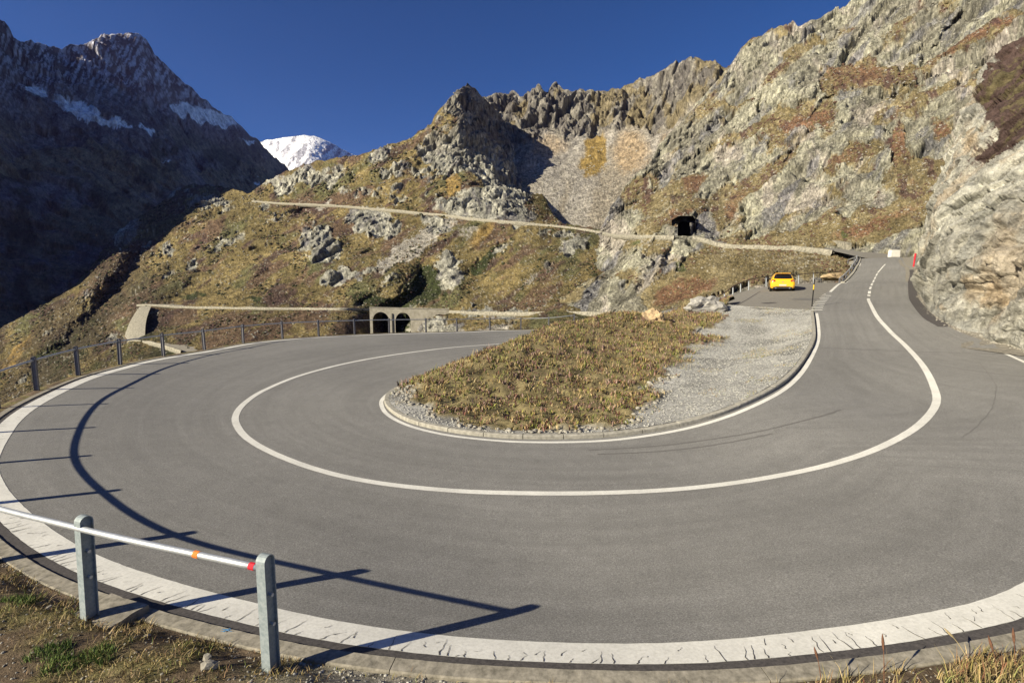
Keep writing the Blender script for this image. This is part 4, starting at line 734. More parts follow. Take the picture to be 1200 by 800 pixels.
def dm_m(PX, PY):
    r = blobs(PX, PY, [(528, 320, 16, 30, 20, -1.), (500, 338, 20, 24, 30, 2.4), (475, 352, 20, 10, 20, 1.), (470, 378, 26, 14, 0, 1.6), (600, 140, 10, 40, -30, .0), (434, 262, 34, 13, -20, -.7), (378, 287, 26, 16, 0, -.6), (560, 246, 50, 10, 0, -.4), (510, 384, 34, 10, 0, -.9), (350, 250, 20, 6, 38, .6), (230, 330, 60, 10, 40, .9), (205, 300, 40, 12, 40, .7), (155, 295, 24, 24, 0, .6), (150, 328, 62, 15, 52, 1.9), (100, 350, 62, 11, 50, -1.3), (215, 268, 40, 8, 30, .7), (60, 420, 50, 12, 48, 1.2), (250, 395, 60, 8, 30, .5), (320, 390, 50, 7, 30, .5), (150, 328, 62, 15, 52, 1.6), (60, 430, 70, 14, 48, 1.), (590, 290, 30, 6, 50, .6), (560, 310, 20, 6, 45, .5), (320, 285, 60, 6, 38, .3), (585, 210, 26, 26, 0, -.4), (446, 180, 12, 12, 0, -.5)], 5, 115, .035, 1.1); return 1 + .05 * r
mid_d = [(-140,460,300),(0,385,400),(60,352,440),(105,315,520),(135,275,640),(188,238,800),(225,216,880),(262,219,820),(290,228,660),(300,222,650),(335,201,600),(385,187,520),(432,179,490),(500,150,520),(548,98,540),(530,112,520),(560,118,600),(578,126,680),(606,160,740),(632,207,700),(645,250,330),(660,261,290),
         (735,280,235),(-140,520,120),(0,480,110),(0,430,230),(100,430,130),(100,380,280),(150,400,190),(200,400,165),(200,430,120),(200,330,330),(200,280,520),(250,250,570),(250,300,400),(300,300,350),(300,390,150),(400,390,140),(472,386,222),(446,384,222),(486,398,150),(560,388,110),(640,385,95),(735,380,98),
         (548,130,500),(548,170,440),(540,215,390),(590,200,470),(600,235,350),(450,210,430),(400,300,290),(500,300,250),(580,310,215),(640,310,190),(640,345,150),(350,350,232),(350,320,280),(-140,440,320),(620,180,730),(575,150,610),(600,185,640),(612,215,520),(560,150,520),(535,150,455),(610,240,340)] + [(a, b, c) for (a, b), c in zip(UPR, UPR_D)] + [(a, b, c) for (a, b), c in zip(LOW, LOW_D)]
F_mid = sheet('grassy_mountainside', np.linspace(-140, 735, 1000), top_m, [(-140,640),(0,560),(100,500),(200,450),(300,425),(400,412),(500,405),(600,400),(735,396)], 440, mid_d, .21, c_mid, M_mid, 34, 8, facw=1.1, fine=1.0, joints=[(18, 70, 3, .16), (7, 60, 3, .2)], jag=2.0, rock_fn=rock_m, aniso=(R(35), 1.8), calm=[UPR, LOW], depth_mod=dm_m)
# --- near rock face on the right, rows run up the face
base_r = [(1330,470),(1290,452),(1250,436),(1215,421),(1200,415),(1175,405.5),(1150,398),(1125,388.5),(1102,376),(1089,365),(1080,350),(1075.5,334),(1073,316)]
ledge = [(1073,310),(1078,300),(1083,285),(1087,262),(1092,240),(1097,215),(1101,198),(1107,178),(1116,158),(1123,138),(1134,112),(1146,86),(1162,68),(1180,52),(1200,36),(1250,0),(1330,-50)]
def cliff():
    n = 430; lo = smooth_line(np.array(base_r[::-1], float), n); hi = smooth_line(np.array(ledge, float), n); m_ = 520; v = (np.linspace(0, 1, m_) ** .95)[:, None, None]
    Wp = hi[None] * (1 - v) + lo[None] * v; PX, PY = Wp[..., 0], Wp[..., 1]
    bxy = onroad([tuple(q) for q in np.array(base_r)]); bd = bxy[:, 1]
    dl = [(a, b, d_ + .35) for (a, b), d_ in zip(base_r, bd)] + [(1078,300,50),(1087,262,46),(1097,215,48),(1107,178,52),(1123,138,56),(1146,86,62),(1200,36,58),(1330,-50,42),(1200,350,17.8),(1200,250,22),(1200,150,34),(1140,350,21.6),(1140,250,28),(1140,170,42),(1100,330,26),(1100,260,36),(1104,365,23.2),(1094,345,26.5),(1085,340,31),(1081,320,38),(1084,300,41),(1130,380,20.8),(1160,395,18.6),(1300,350,13.3),(1300,150,24)]
    dc = np.array(dl); f = RBF(dc[:, :2] / 100, np.log(dc[:, 2]), .2, 1e-4); D = np.exp(f(PX / 100, PY / 100)); P = at(PX, PY, D); a = R(62); ca, sa = math.cos(a), math.sin(a)
    Q = np.stack([(P[..., 0] * ca + P[..., 2] * sa) / 2.2, P[..., 1] / 1.6, -P[..., 0] * sa + P[..., 2] * ca], -1); d = 0; L = 7.5
    for k in range(9):
        nz = pn(Q / L + 3.1 * k, 300 + k); bl = .5 - 1.7 * np.abs(nz); cell = np.round(nz * 3) / 3 if k in (1, 2, 3) else nz; d = d + L * (.11 if k < 2 else .19) * (.4 * bl + .5 * nz + 1.5 * (facet_soft(Q / L * 1.1 + k, 900 + k, 40.) if k < 2 else facet(Q / L * 1.1 + k, 900 + k) if k < 8 else 0)); L *= .56
        if k in (1, 3):
            P1 = P + (-ray(PX, PY) * np.array([.6, .6, 0]) + np.array([-.5, 0, .3])) * d[..., None]; s1 = 1.5 if k == 1 else 1.1; Q = np.stack([(P1[..., 0] * ca + P1[..., 2] * sa) / s1, P1[..., 1] / s1, -P1[..., 0] * sa + P1[..., 2] * ca], -1)
    for jj, (L, a2, st, dp) in enumerate([(7, 68, 3.5, .12), (3.0, 75, 3, .16), (5.5, -18, 2.5, .10), (1.5, 62, 3, .2), (2.2, -30, 2.5, .12)]):
        a2 = R(a2); P1 = P; u_ = (P1[..., 0] * math.cos(a2) + P1[..., 2] * math.sin(a2)) / st; v_ = -P1[..., 0] * math.sin(a2) + P1[..., 2] * math.cos(a2); X_ = np.stack([u_, P1[..., 1] / st, v_], -1); jn = np.abs(pn(X_ / L, 830 + jj) + .2 * pn(X_ / L * 2.9, 840 + jj)); d = d - L * dp * sm(.10, .0, jn) * sm(-.2, .15, pn(P1 / L / 2.1, 850 + jj))
    edge = np.minimum(1, (1 - np.broadcast_to(v[..., 0], d.shape)) * 9 + .08); nr = -ray(PX, PY) * np.array([1, 1, 0]); nr /= np.linalg.norm(nr, axis=-1, keepdims=True); nr = nr * .6 + np.array([-.55, 0, .3])
    P2 = P + nr * (d * edge)[..., None]; gx = np.gradient(P2, axis=1); gy = np.gradient(P2, axis=0); N = np.cross(gx, gy); N /= np.linalg.norm(N, axis=-1, keepdims=True) + 1e-9; N *= np.sign(N[..., 2:3] + 1e-9)
    n1 = fbm(Q * .22, 6, .6, 401); c = lerp(full(PX, (.33, .32, .28)), (.46, .45, .39), sm(-.3, .35, n1)); c = lerp(c, (.40, .34, .26), sm(.1, .5, fbm(P * .13, 5, .6, 403)) * .8); c = lerp(c, (.24, .24, .22), sm(.15, .5, fbm(Q * .5, 5, .6, 405)) * .7)
    c = lerp(c, (.37, .27, .16), .75 * sm(.35, .9, blobs(PX, PY, [(1140, 168, 16, 22, 10, .9), (1150, 345, 14, 24, 30, .8), (1108, 360, 8, 8, 0, .7), (1190, 200, 20, 30, 0, .5), (1128, 340, 12, 26, 20, .5), (1085, 290, 8, 14, 0, .6), (1162,330,8,24,20,.8)], 5, 407) + .5 * fbm(P * .6, 5, .6, 409)) * .7)
    hv = blobs(PX, PY, [(1182, 120, 34, 46, 15, 1.3), (1172, 172, 46, 13, 40, 1.2), (1200, 90, 30, 60, 0, 1.), (1160, 110, 16, 10, 20, .8), (1240, 80, 60, 60, 0, 1)], 9, 411, .07) + .3 * fbm(Q * .4, 5, .6, 413)
    c = lerp(c, (.085, .058, .052), sm(.35, .75, hv + .35 * fbm(P * 1.1, 5, .65, 417))); c = lerp(c, (.13, .115, .055), sm(.5, .8, hv) * sm(.1, .5, fbm(P * .5, 4, .6, 415)) * .7)
    hd = ray(PX[0], PY[0]) * np.array([1, 1, 0]); hd /= np.linalg.norm(hd, axis=-1, keepdims=True)
    rows = [(P2[0] + (hd + np.array([.5, 0, 0])) * k - np.array([0, 0, 1]) * k * q)[None] for k, q in ((40, .5), (16, .2), (5, .1))] + [P2, (P2[-1] + np.array([.2, 0, -1.5]))[None]]
    V_ = np.concatenate(rows, 0); cc = np.concatenate([c[:1]] * 3 + [c, c[-1:]], 0); tag(mesh_np('rock_face', V_.reshape(-1, 3), grid_faces(*V_.shape[:2]), M_near, col=np.clip(cc, .01, .9).reshape(-1, 3)), kind='structure')
    bq = P2[-1]; ids = rng.integers(0, n, 900); q = bq[ids] + np.c_[-np.abs(rng.normal(0, .14, 900)), -np.abs(rng.normal(0, .14, 900)), np.zeros(900)]; q[:, 2] = np.maximum(H(q[:, 0], q[:, 1]), q[:, 2] - .3) + .0; q = q[(q[:, 1] < 60)]
    scatter_rocks('fallen_chips', q, rng.uniform(.01, .05, len(q)), M_stone, seed=77)
cliff()
# shoulder ground between the road and the rock face / beyond the frame on the right
ps_ = smooth_line(np.vstack([[(26, -8), (24, 2)], rx]), 80); Nr = normal2(ps_); ss = np.sign(((np.array([40, 20.]) - ps_[40]) * Nr[40]).sum()); gs = []
for k, (o_, dz) in enumerate(((-.5, -.02), (0, .0), (.5, .03), (2.5, .1), (7, .8), (20, 6), (60, 30))):
    X = ps_ + Nr * ss * o_; gs.append(np.c_[X, H(ps_[:, 0], ps_[:, 1]) + dz - .006])
V_ = np.stack(gs, 1); tag(mesh_np('road_shoulder', V_.reshape(-1, 3), grid_faces(80, 7), M_ground, col=full(V_[..., 0], (.26, .24, .20)).reshape(-1, 3)), kind='structure')
# --- unseen mountain added past the left edge, crest shaped to cast the shade
def far_ridge():
    ys = np.linspace(-900, 2600, 120); hh = interp([(-900, 120), (-420, 190), (-250, 300), (-144, 348), (0, 322), (130, 290), (300, 290), (420, 290), (600, 330), (800, 410), (1000, 560), (1400, 820), (2600, 950)], ys) + 26 * fbm(np.c_[ys * .008, ys * 0, ys * 0], 4, .6, 7); xs_ = interp([(-900, -900), (0, -900), (600, -1150), (1400, -1600), (2600, -2400)], ys)
    P = []
    for t, hf in ((-900, 0), (-350, .5), (-80, .93), (0, 1), (120, .82), (330, .5), (620, .12), (760, -.1)):
        x_ = xs_ + t * (1 if t < 0 else .8); P.append(np.c_[x_ + 30 * pn(np.c_[ys * .006, ys * 0 + t, ys * 0], 3), ys, hh * hf - 60 + 20 * pn(np.c_[ys * .01, ys * 0 + t * .01, ys * 0], 5) * (0 if t == 0 else 1)])
    V_ = np.stack(P, 1); tag(mesh_np('shading_ridge', V_.reshape(-1, 3), grid_faces(120, 8), M_far, smooth=True, col=full(V_[..., 0], (.10, .09, .06)).reshape(-1, 3)), kind='structure')
far_ridge()
n_ = 64; th = np.linspace(0, 2 * np.pi, n_, endpoint=False); V_ = np.vstack([[[0, 0, -150]], np.c_[np.cos(th) * 6900, np.sin(th) * 6900, th * 0 - 150]])
tag(mesh_np('valley_floor', V_, [[0, i + 1, (i + 1) % n_ + 1] for i in range(n_)], M_far, col=full(V_[:, 0], (.08, .075, .04))), kind='structure')
# ------------------------------------------------------------------ far roads: shelf, carriageway and dry-stone wall
def hill_road(name, px, D, wdt, wall_h, shift=0., wall=True, wm=M_wall, lab=None, m=M_conc, wdz=0., inner=0):
    px = np.array(px, float); D = np.exp(D(px[:, 0] / 100, px[:, 1] / 100)) if callable(D) else np.array(D, float); P = at(px[:, 0], px[:, 1], D * (1 - shift)); L = smooth_line(P, 160); T = np.gradient(L[:, :2], axis=0); T /= np.linalg.norm(T, axis=1)[:, None]; N = np.c_[-T[:, 1], T[:, 0]]
    cv_ = L[:, :2]; s = np.sign((N * cv_).sum(1).mean()); N = N * s      # N points away from the viewer, into the hill
    k = np.c_[L[:, 0] * .12, L[:, 1] * .12, L[:, 0] * 0]; top_ = L[:, 2] + .25 * pn(k, 9)
    pr = [(0, 0), (wdt, .1), (wdt + 2.5, .2)]; V_ = np.stack([np.c_[cv_ + N * a, L[:, 2] + b] for a, b in pr], 1); tag(mesh_np(name, V_.reshape(-1, 3), grid_faces(160, 3), m), kind='structure')
    if wall:
        hv = wall_h * (.8 + .5 * np.abs(pn(k * 1.7, 4))); pr = [(.5, .0), (.5, .55), (0, .55), (-.05, 0)]; rows = [np.c_[cv_ + N * a, top_ + b] for a, b in pr] + [np.c_[cv_ + N * (-.35), L[:, 2] - hv], np.c_[cv_ + N * 3, L[:, 2] - hv - 1.5]]
        V_ = np.stack(rows, 1); tag(mesh_np('retaining_wall', V_.reshape(-1, 3), grid_faces(160, 6), wm), lab, 'wall')
hill_road('upper_road', UPR, F_mid, 7, 1.6, .016, lab='long pale stone wall carrying the upper road across the grassy mountainside')
hill_road('lower_road', LOW, F_mid, 4, .4, .012, lab='low pale roadside wall of the lower valley road behind the fence')
hill_road('gallery_road', [(706,273),(720,276),(735,277),(755,277.5),(775,278),(790,278.5)], F_right, 2.5, .8, .02, m=M_wall, lab='short grey wall of the road crossing the slabs left of the tunnel')
hill_road('ascending_road', [(812,278.5),(826,282),(842,287),(870,289.5),(900,290.5),(930,291),(955,294),(975,297)], F_right, 5.5, .55, .02, lab='pale stone wall of the road climbing right of the tunnel', m=M_park)
p_ = np.array([(940,289),(960,291),(985,296),(1005,300.5),(1022,303),(1040,304)]); 
Pn_ = at(p_[:, 0], p_[:, 1], np.array([112, 105, 94, 82, 79, 78])); Pf_ = at(np.array([940,960,985,1005,1025,1045]), np.array([286,288,291.5,294.5,296,298.5]), np.array([120, 113, 103, 95, 90, 86]))
a_ = smooth_line(Pn_, 40); b_ = smooth_line(Pf_, 40); V_ = np.stack([a_ * (1 - t) + b_ * t for t in np.linspace(0, 1, 8)], 1); tag(mesh_np('road_bend', V_.reshape(-1, 3), grid_faces(40, 8), M_park), kind='structure')
# stone wall above the bend
Lw = smooth_line(at(np.array([930.,945,965,985,992]), np.array([289,288.5,289,291,292]), np.array([124,118,111,104,101])), 30)
def wall_strip(name, L, hgt, th_, m, label, cat='wall', away=None):
    T = np.gradient(L[:, :2], axis=0); T /= np.linalg.norm(T, axis=1)[:, None]; N = np.c_[-T[:, 1], T[:, 0]]; N *= np.sign((N * L[:, :2]).sum(1).mean()); hg = np.broadcast_to(hgt, (len(L),))
    rows = [np.c_[L[:, :2] + N * a, L[:, 2] + b] for a, b in ((-.05, -.5 + 0 * hg), (0, hg), (th_, hg), (th_ + .1, -.5 + 0 * hg))]
    V_ = np.stack(rows, 1); F = grid_faces(len(L), 4).tolist(); n = len(L); F += [[0, 1, 2, 3], [(n - 1) * 4 + k for k in (3, 2, 1, 0)]]; return tag(mesh_np(name, V_.reshape(-1, 3), F, m), label, cat)
wall_strip('stone_wall', Lw, np.linspace(1.8, 1.3, 30), .8, M_wall, 'pale stone wall on the uphill side of the bend right of the tunnel')
# switchback at the left end of the lower road: fan shaped retaining wall and the track below
def on_mid(xy, f=.975): xy = np.array(xy, float); return at(xy[:, 0], xy[:, 1], np.exp(F_mid(xy[:, 0] / 100, xy[:, 1] / 100)) * (dm_m(xy[:, 0], xy[:, 1])) * f)
Ps = [on_mid([(163, 360), (168, 358.5), (177, 359)]), on_mid([(146, 394), (153, 399), (170, 394)])]
t1 = smooth_line(Ps[0], 20); t0 = smooth_line(Ps[1], 20); V_ = np.stack([t1 * (1 - f) + t0 * f + np.array([0, -1.2 * math.sin(f * 3.1), 0]) for f in np.linspace(0, 1, 8)], 0)
tag(mesh_np('retaining_wall', V_.reshape(-1, 3), grid_faces(8, 20), M_wall), 'tall fan shaped stone retaining wall at the left switchback of the lower road', 'wall')
hill_road('switchback_track', [(150,399),(160,400),(172,401.5),(185,404),(197,407.5),(212,413)], np.hypot(*on_mid([(150,399),(160,400),(172,401.5),(185,404),(197,407.5),(212,413)], .96)[:, 1:2].T, 0), 4, .8, 0, lab='pale wall of the track below the switchback seen through the fence')
# bridge with two arches
def bridge():
    t = empty('stone_bridge', tuple(at(470, 366, 178)), 'pale stone road bridge with two dark arches in the gully behind the fence', 'bridge'); o0 = np.array(t.location)
    db_ = float(np.exp(F_mid(5.2, 3.65))) * .97; a = at(428, 362.5, db_ * 1.0); b = at(526, 364.5, db_); L = (b - a); Ln = math.hypot(L[0], L[1]); ex = L / Ln; ez = np.array([0, 0, 1.]); ey = ray(464, 370) * np.array([1, 1, 0]); ey /= np.linalg.norm(ey)
    sx = Ln / 98; top = .6; m_ = db_ / 580; h = 34 * m_
    def arc(c, w, y0, yt): return [(c + w * math.cos(q), y0 + (yt - y0) * math.sin(q)) for q in np.linspace(math.pi, 0, 13)]
    X = lambda p_: (p_ - 428) * sx; a1 = arc(X(446), (10) * sx, -14 * m_, -2.6 * m_); a2 = arc(X(472), 9.2 * sx, -14 * m_, -2.6 * m_)
    poly = [(X(433), top), (X(433), -h)] + [(X(436), -h)] + a1 + [(X(456), -h), (X(462.8), -h)] + a2 + [(X(481.2), -h), (X(492), -h * .6), (Ln, -2.5), (Ln, top)]
    def under(p_):
        for c, w in ((446, 10.), (472, 9.2)):
            if abs(p_ - c) < w: return -14 * m_ + 11.4 * m_ * math.sqrt(max(0, 1 - ((p_ - c) / w) ** 2))
        return -h if p_ < 483 else -h * max(.12, 1 - (p_ - 483) / 34)
    xs_ = np.unique(np.r_[433, 526, np.linspace(433, 526, 60), np.linspace(436.02, 455.98, 17), np.linspace(462.82, 481.18, 17), 435.98, 456.02, 462.78, 481.22]); V_ = []
    for x_ in xs_:
        zb = under(x_)
        for y_, z_ in ((0, top), (0, zb), (4.5, zb), (4.5, top)): V_.append(a + ex * X(x_) + ey * y_ + ez * z_ - o0)
    F_ = grid_faces(len(xs_), 4, True).tolist(); n = len(xs_); F_ += [[3, 2, 1, 0], [(n - 1) * 4 + k for k in range(4)]]; mesh_np('spandrel_wall', V_, F_, M_bridge, t)
    for pxx in (459.5,):
        q = a + ex * X(pxx) - o0; V_ = [q + ex * dx + ey * dy + ez * dz for dz in (-h, -1.2) for dx, dy in ((-.2, -.25), (.2, -.25), (.2, .1), (-.2, .1))]; mesh_np('pilaster', V_, [[0, 1, 5, 4], [1, 2, 6, 5], [2, 3, 7, 6], [3, 0, 4, 7], [4, 5, 6, 7]], M_dark, t)
    V_ = [a + ex * x_ + ey * y_ + ez * z_ - o0 for x_ in (X(433), Ln) for y_, z_ in ((-.15, top), (-.15, top + .22), (.5, top + .22), (.5, top))]; mesh_np('coping', V_, [[0, 1, 5, 4], [1, 2, 6, 5], [2, 3, 7, 6], [0, 3, 2, 1], [4, 5, 6, 7]], M_bridge, t)
M_bridge = simple('bridge_stone', (.24, .22, .17), (.42, .39, .32), .9, .95, 0, .6, .1, 10)
bridge()
# tunnel bore
def tunnel():
    o0 = at(801, 268, 149); dt = float(np.exp(F_right(8.01, 2.68)) * dm_r(np.array([801.]), np.array([268.]))[0]); q = [at(x_, y_, dt + 2.2) for x_, y_ in ((787, 281), (787, 258), (795, 253), (812, 253), (815, 257), (815, 281))]; dirn = np.array([.35, 1, 0]) * 14
    V_ = [p_ for p_ in q] + [p_ + dirn for p_ in q]; F = [[i, (i + 1) % 6, 6 + (i + 1) % 6, 6 + i] for i in range(6)] + [[6, 7, 8, 9, 10, 11]]
    tag(mesh_np('rock_tunnel', V_, F, M_dark), 'dark square mouth of a road tunnel cut in the cliff', 'tunnel')
tunnel()
# ------------------------------------------------------------------ lay-by railing, guard posts, poles, block
lr = empty('lay_by_railing', (0, 0, 0), 'thin brown railing on pale posts round the outer edge of the lay-by', 'railing')
lp = [(849,349,343,41.5),(859,346.8,335.5,43.5),(868,343.2,331.5,45.5),(877.5,339.5,328,47),(898,336,324,49.5),(936,331.5,321.5,57),(953.5,329.5,320,60)]
tops = []
for x_, yb, yt, d_ in lp:
    b0 = at(x_, yb, d_); t0 = at(x_, yt, d_); V_, F_ = tube_np([b0 - [0, 0, .3], t0], .055, 6); mesh_np('post', V_, F_, M_rail, lr); tops.append(t0)
V_, F_ = tube_np(smooth_line(np.vstack([at(841, 347, 40), tops, at(984, 318.5, 68)]), 60), .05, 6); mesh_np('rail', V_, F_, M_railrust, lr)
V_, F_ = tube_np(smooth_line(np.array([at(x_, yb * .55 + yt * .45, d_) for x_, yb, yt, d_ in lp]), 40), .03, 6)
gr = empty('guard_rail', (0, 0, 0), 'pale guard rail with short posts lining the climbing road beyond the lay-by', 'guard rail')
gp_ = [(986,323,317,53),(990,319.5,314,56),(994,316,311,59),(998,313,308,62),(1001,310,305.5,66),(1004,307,302.5,70),(1005.5,304,300,76),(1003,301.5,298,82),(996,299,296,89)]
tp_ = []
for x_, yb, yt, d_ in gp_:
    b0 = at(x_ - 1.5, yb, d_ + .8); b0[2] = H(b0[0], b0[1]); t0 = b0 + [0, 0, .55]; bx = bmesh.new(); bmesh.ops.create_cube(bx, size=1); 
    for v_ in bx.verts: v_.co = Vector((v_.co.x * .14, v_.co.y * .14, (v_.co.z + .5) * (t0[2] - b0[2] + .2) - .2))
    o_ = bm_obj('post', bx, M_galv2, gr); o_.location = b0; tp_.append(t0 + [0, 0, -.05])
V_, F_ = tube_np(smooth_line(np.array(tp_), 50), .09, 6); mesh_np('rail', V_, F_, M_rail, gr)
pk = smooth_line(np.array([at(x_ - .3, yb + .8, d_) for x_, yb, yt, d_ in gp_]), 50); pk[:, 2] = H(pk[:, 0], pk[:, 1])
wall_strip('low_kerb_wall', pk, .16, .35, M_kerb, 'low pale kerb wall at the foot of the guard rail on the climbing road')
b0 = at(951, 364.5, 29.5); b0[2] = H(b0[0], b0[1]); t0 = at(954.5, 327, 29.5); pole = empty('snow_pole', tuple(b0), 'leaning snow pole with black and yellow bands beside the lay-by', 'snow pole'); sg = [(0, .40, M_black), (.40, .62, M_black), (.62, .80, M_yellow), (.80, 1., M_black)]
for a, b, m_ in sg:
    V_, F_ = tube_np([(t0 - b0) * a, (t0 - b0) * b], .032, 8); mesh_np('band', V_, F_, m_, pole)
b0 = at(1070.5, 312.5, 52); t0 = at(1073, 297, 52); pole = empty('marker_pole', tuple(b0), 'red marker pole standing at the foot of the rock face', 'marker pole')
V_, F_ = tube_np([(0, 0, 0) * 1, tuple((t0 - b0) * .55)], .07, 8); mesh_np('shaft', V_, F_, M_red, pole); V_, F_ = tube_np([tuple((t0 - b0) * .55), tuple(t0 - b0)], .085, 8); mesh_np('top_band', V_, F_, M_red, pole)
bx = bmesh.new(); bmesh.ops.create_cube(bx, size=1); bmesh.ops.bevel(bx, geom=bx.edges[:], offset=.06, segments=2, affect='EDGES')
for v_ in bx.verts: v_.co = Vector((v_.co.x * 1.5 * (1 - .08 * v_.co.z), v_.co.y * .7, v_.co.z * 1.15 + .5))
o_ = bm_obj('concrete_block', bx, M_white); o_.location = at(1047.5, 301.0, 80); tag(o_, 'white concrete block standing on the far verge of the top bend', 'concrete block')
p = at(976, 326, 60); boulder('boulder', (p[0], p[1], p[2] - .2), (1.7, 1., .62), M_bould_o, 9, 'low pinkish boulder between the lay-by and the guard rail', flat=.9)
# ------------------------------------------------------------------ the yellow hatchback, seen from behind
def car():
    mp, nt, b = mat('yellow_car_paint', .28); b.inputs['Base Color'].default_value = (.80, .42, .012, 1); b.inputs['Coat Weight'].default_value = .8; b.inputs['Coat Roughness'].default_value = .06; b.inputs['Specular IOR Level'].default_value = .5
    mg, nt, b = mat('dark_window_glass', .06); b.inputs['Base Color'].default_value = (.008, .009, .012, 1); b.inputs['Specular IOR Level'].default_value = .6
    ml, nt, b = mat('tail_lamp', .2); b.inputs['Base Color'].default_value = (.45, .015, .012, 1)
    mt_, nt, b = mat('tyre', .9); b.inputs['Base Color'].default_value = (.014, .014, .014, 1)
    mk_, nt, b = mat('black_plastic', .6); b.inputs['Base Color'].default_value = (.018, .018, .02, 1)
    mw, nt, b = mat('plate_face', .5); b.inputs['Base Color'].default_value = (.62, .48, .44, 1)
    mrm, nt, b = mat('wheel_rim', .35); b.inputs['Base Color'].default_value = (.3, .3, .32, 1); b.inputs['Metallic'].default_value = .8
    c_ = onroad([(920, 341.8)])[0]; hz = math.atan2(c_[0], c_[1]); root = empty('parked_car', (c_[0], c_[1] + .4, float(H(c_[0], c_[1])) + .012), 'yellow sporty hatchback parked on the lay-by, seen from behind', 'car', rz=-hz + R(4)); root.scale = (.94, .96, .97)
    # sections along y (rear = 0, front = 4.2): half width at sill / waist, waist height, roof half width, roof height
    S = [(-.02, .62, .70, .52, .50, .70), (.03, .80, .86, .60, .66, .92), (.14, .87, .905, .66, .70, 1.02), (.42, .88, .91, .72, .665, 1.27), (.75, .89, .915, .76, .625, 1.41), (1.3, .89, .915, .78, .62, 1.455), (2.0, .89, .91, .80, .61, 1.43), (2.55, .89, .905, .83, .60, 1.28), (3.05, .89, .90, .86, .62, 1.0), (3.6, .86, .87, .80, .6, .90), (4.05, .76, .78, .62, .5, .72), (4.2, .55, .6, .5, .4, .55)]
    rows = []
    for y, ws, ww_, hw, wr, hr in S:
        half = [(ws * .9, .20), (ws, .26), (ww_ * 1.0, .42), (ww_ * 1.005, hw), (ww_ * .965, min(hw + .16, hr)), (wr * 1.04 + .04, hw + .16 + (hr - hw - .16) * .72 if hr > hw + .16 else hr), (wr * .93, hr - .012), (wr * .45, hr + .02)]
        rows.append([(x, y, z) for x, z in half] + [(-x, y, z) for x, z in half[::-1]])
    V_ = np.array(rows); F = grid_faces(len(S), 16, True).tolist(); n = len(S); F += [list(range(15, -1, -1)), [(n - 1) * 16 + i for i in range(16)]]
    body = mesh_np('body', V_.reshape(-1, 3), F, mp, root, smooth=True); body.modifiers.new('smooth', 'SUBSURF').levels = 2; body.modifiers['smooth'].render_levels = 2
    def box(name, c, s, m, parent=root, bev=.02, rx=0, rz=0):
        bm = bmesh.new(); bmesh.ops.create_cube(bm, size=1)
        for v_ in bm.verts: v_.co = Vector((v_.co.x * s[0], v_.co.y * s[1], v_.co.z * s[2]))
        if bev: bmesh.ops.bevel(bm, geom=bm.edges[:], offset=bev, segments=2, affect='EDGES')
        o = bm_obj(name, bm, m, parent); o.location = c; o.rotation_euler = (rx, 0, rz); return o
    def panel(name, pts, m, th_=.02, parent=root):          # curved panel through a grid of points
        P = np.array(pts, float); nr, nc_ = P.shape[:2]; return mesh_np(name, P.reshape(-1, 3), grid_faces(nr, nc_), m, parent, smooth=True)
    # rear window: a curved pane just outside the hatch
    pane = [[(x * w_, y - .045 + .10 * abs(x) ** 3, z) for x in np.linspace(-1, 1, 13)] for w_, y, z in ((.66, .10, 1.02), (.655, .20, 1.10), (.62, .33, 1.20), (.585, .50, 1.30), (.53, .60, 1.345))]
    panel('rear_window', pane, mg)
    box('roof_spoiler', (0, .52, 1.42), (1.12, .34, .045), mp, bev=.018, rx=R(-4))
    box('rear_bumper', (0, .0, .44), (1.64, .22, .30), mp, bev=.07); box('diffuser', (0, -.06, .27), (1.36, .20, .17), mk_, bev=.04)
    box('lower_valance', (0, -.05, .36), (1.10, .17, .06), mk_, bev=.015)
    pl = box('number_plate', (0, -.125, .50), (.52, .02, .115), mw, bev=.005)
    for s in (-1, 1):
        lamp = box('tail_lamp', (s * .69, .045, .84), (.30, .14, .16), ml, bev=.05, rz=s * R(16)); box('lamp_lens', (s * .02, -.062, -.02), (.13, .04, .05), mw, lamp, .012)
        V_, F_ = tube_np([(s * .50, -.18, .27), (s * .50, .1, .27)], .062, 12); mesh_np('exhaust_pipe', V_, F_, mrm, root)
        m_ = box('wing_mirror', (s * 1.0, 2.35, 1.0), (.22, .14, .15), mk_, bev=.04); box('mirror_arm', (-s * .12, 0, -.04), (.12, .06, .05), mk_, m_, .01)
        side = [[(s * (.905 - .26 * f), y, .93 + .36 * f - (0.1 * f if y < .8 or y > 2.3 else 0)) for y in np.linspace(.7 + .15 * f, 2.75 - .35 * f, 8)] for f in np.linspace(0, 1, 4)]
        panel('side_window', side, mg)
        for y in (.72, 3.3):
            V_, F_ = tube_np([(s * .92, y, .32), (s * .90, y, .32), (s * .70, y, .32)], [.30, .325, .325], 24); w_ = mesh_np('wheel', V_, F_, mt_, root); V_, F_ = tube_np([(s * .925, y, .32), (s * .86, y, .32)], .215, 20); mesh_np('rim', V_, F_, mrm, w_)
    ov = [( .13 * math.cos(a), -.02, .055 * math.sin(a)) for a in np.linspace(0, 2 * np.pi, 4, endpoint=False)]
    mesh_np('badge', [(x * .6, -.012, z + .74) for x, _, z in ov] + [(x * .6, .03, z + .74) for x, _, z in ov], [[0, 1, 2, 3], [0, 4, 5, 1], [1, 5, 6, 2], [2, 6, 7, 3], [3, 7, 4, 0]], mrm, root)
    V_, F_ = tube_np([(0, .75, 1.46), (0, .62, 1.62)], .008, 5); mesh_np('aerial', V_, F_, mk_, root)
car()
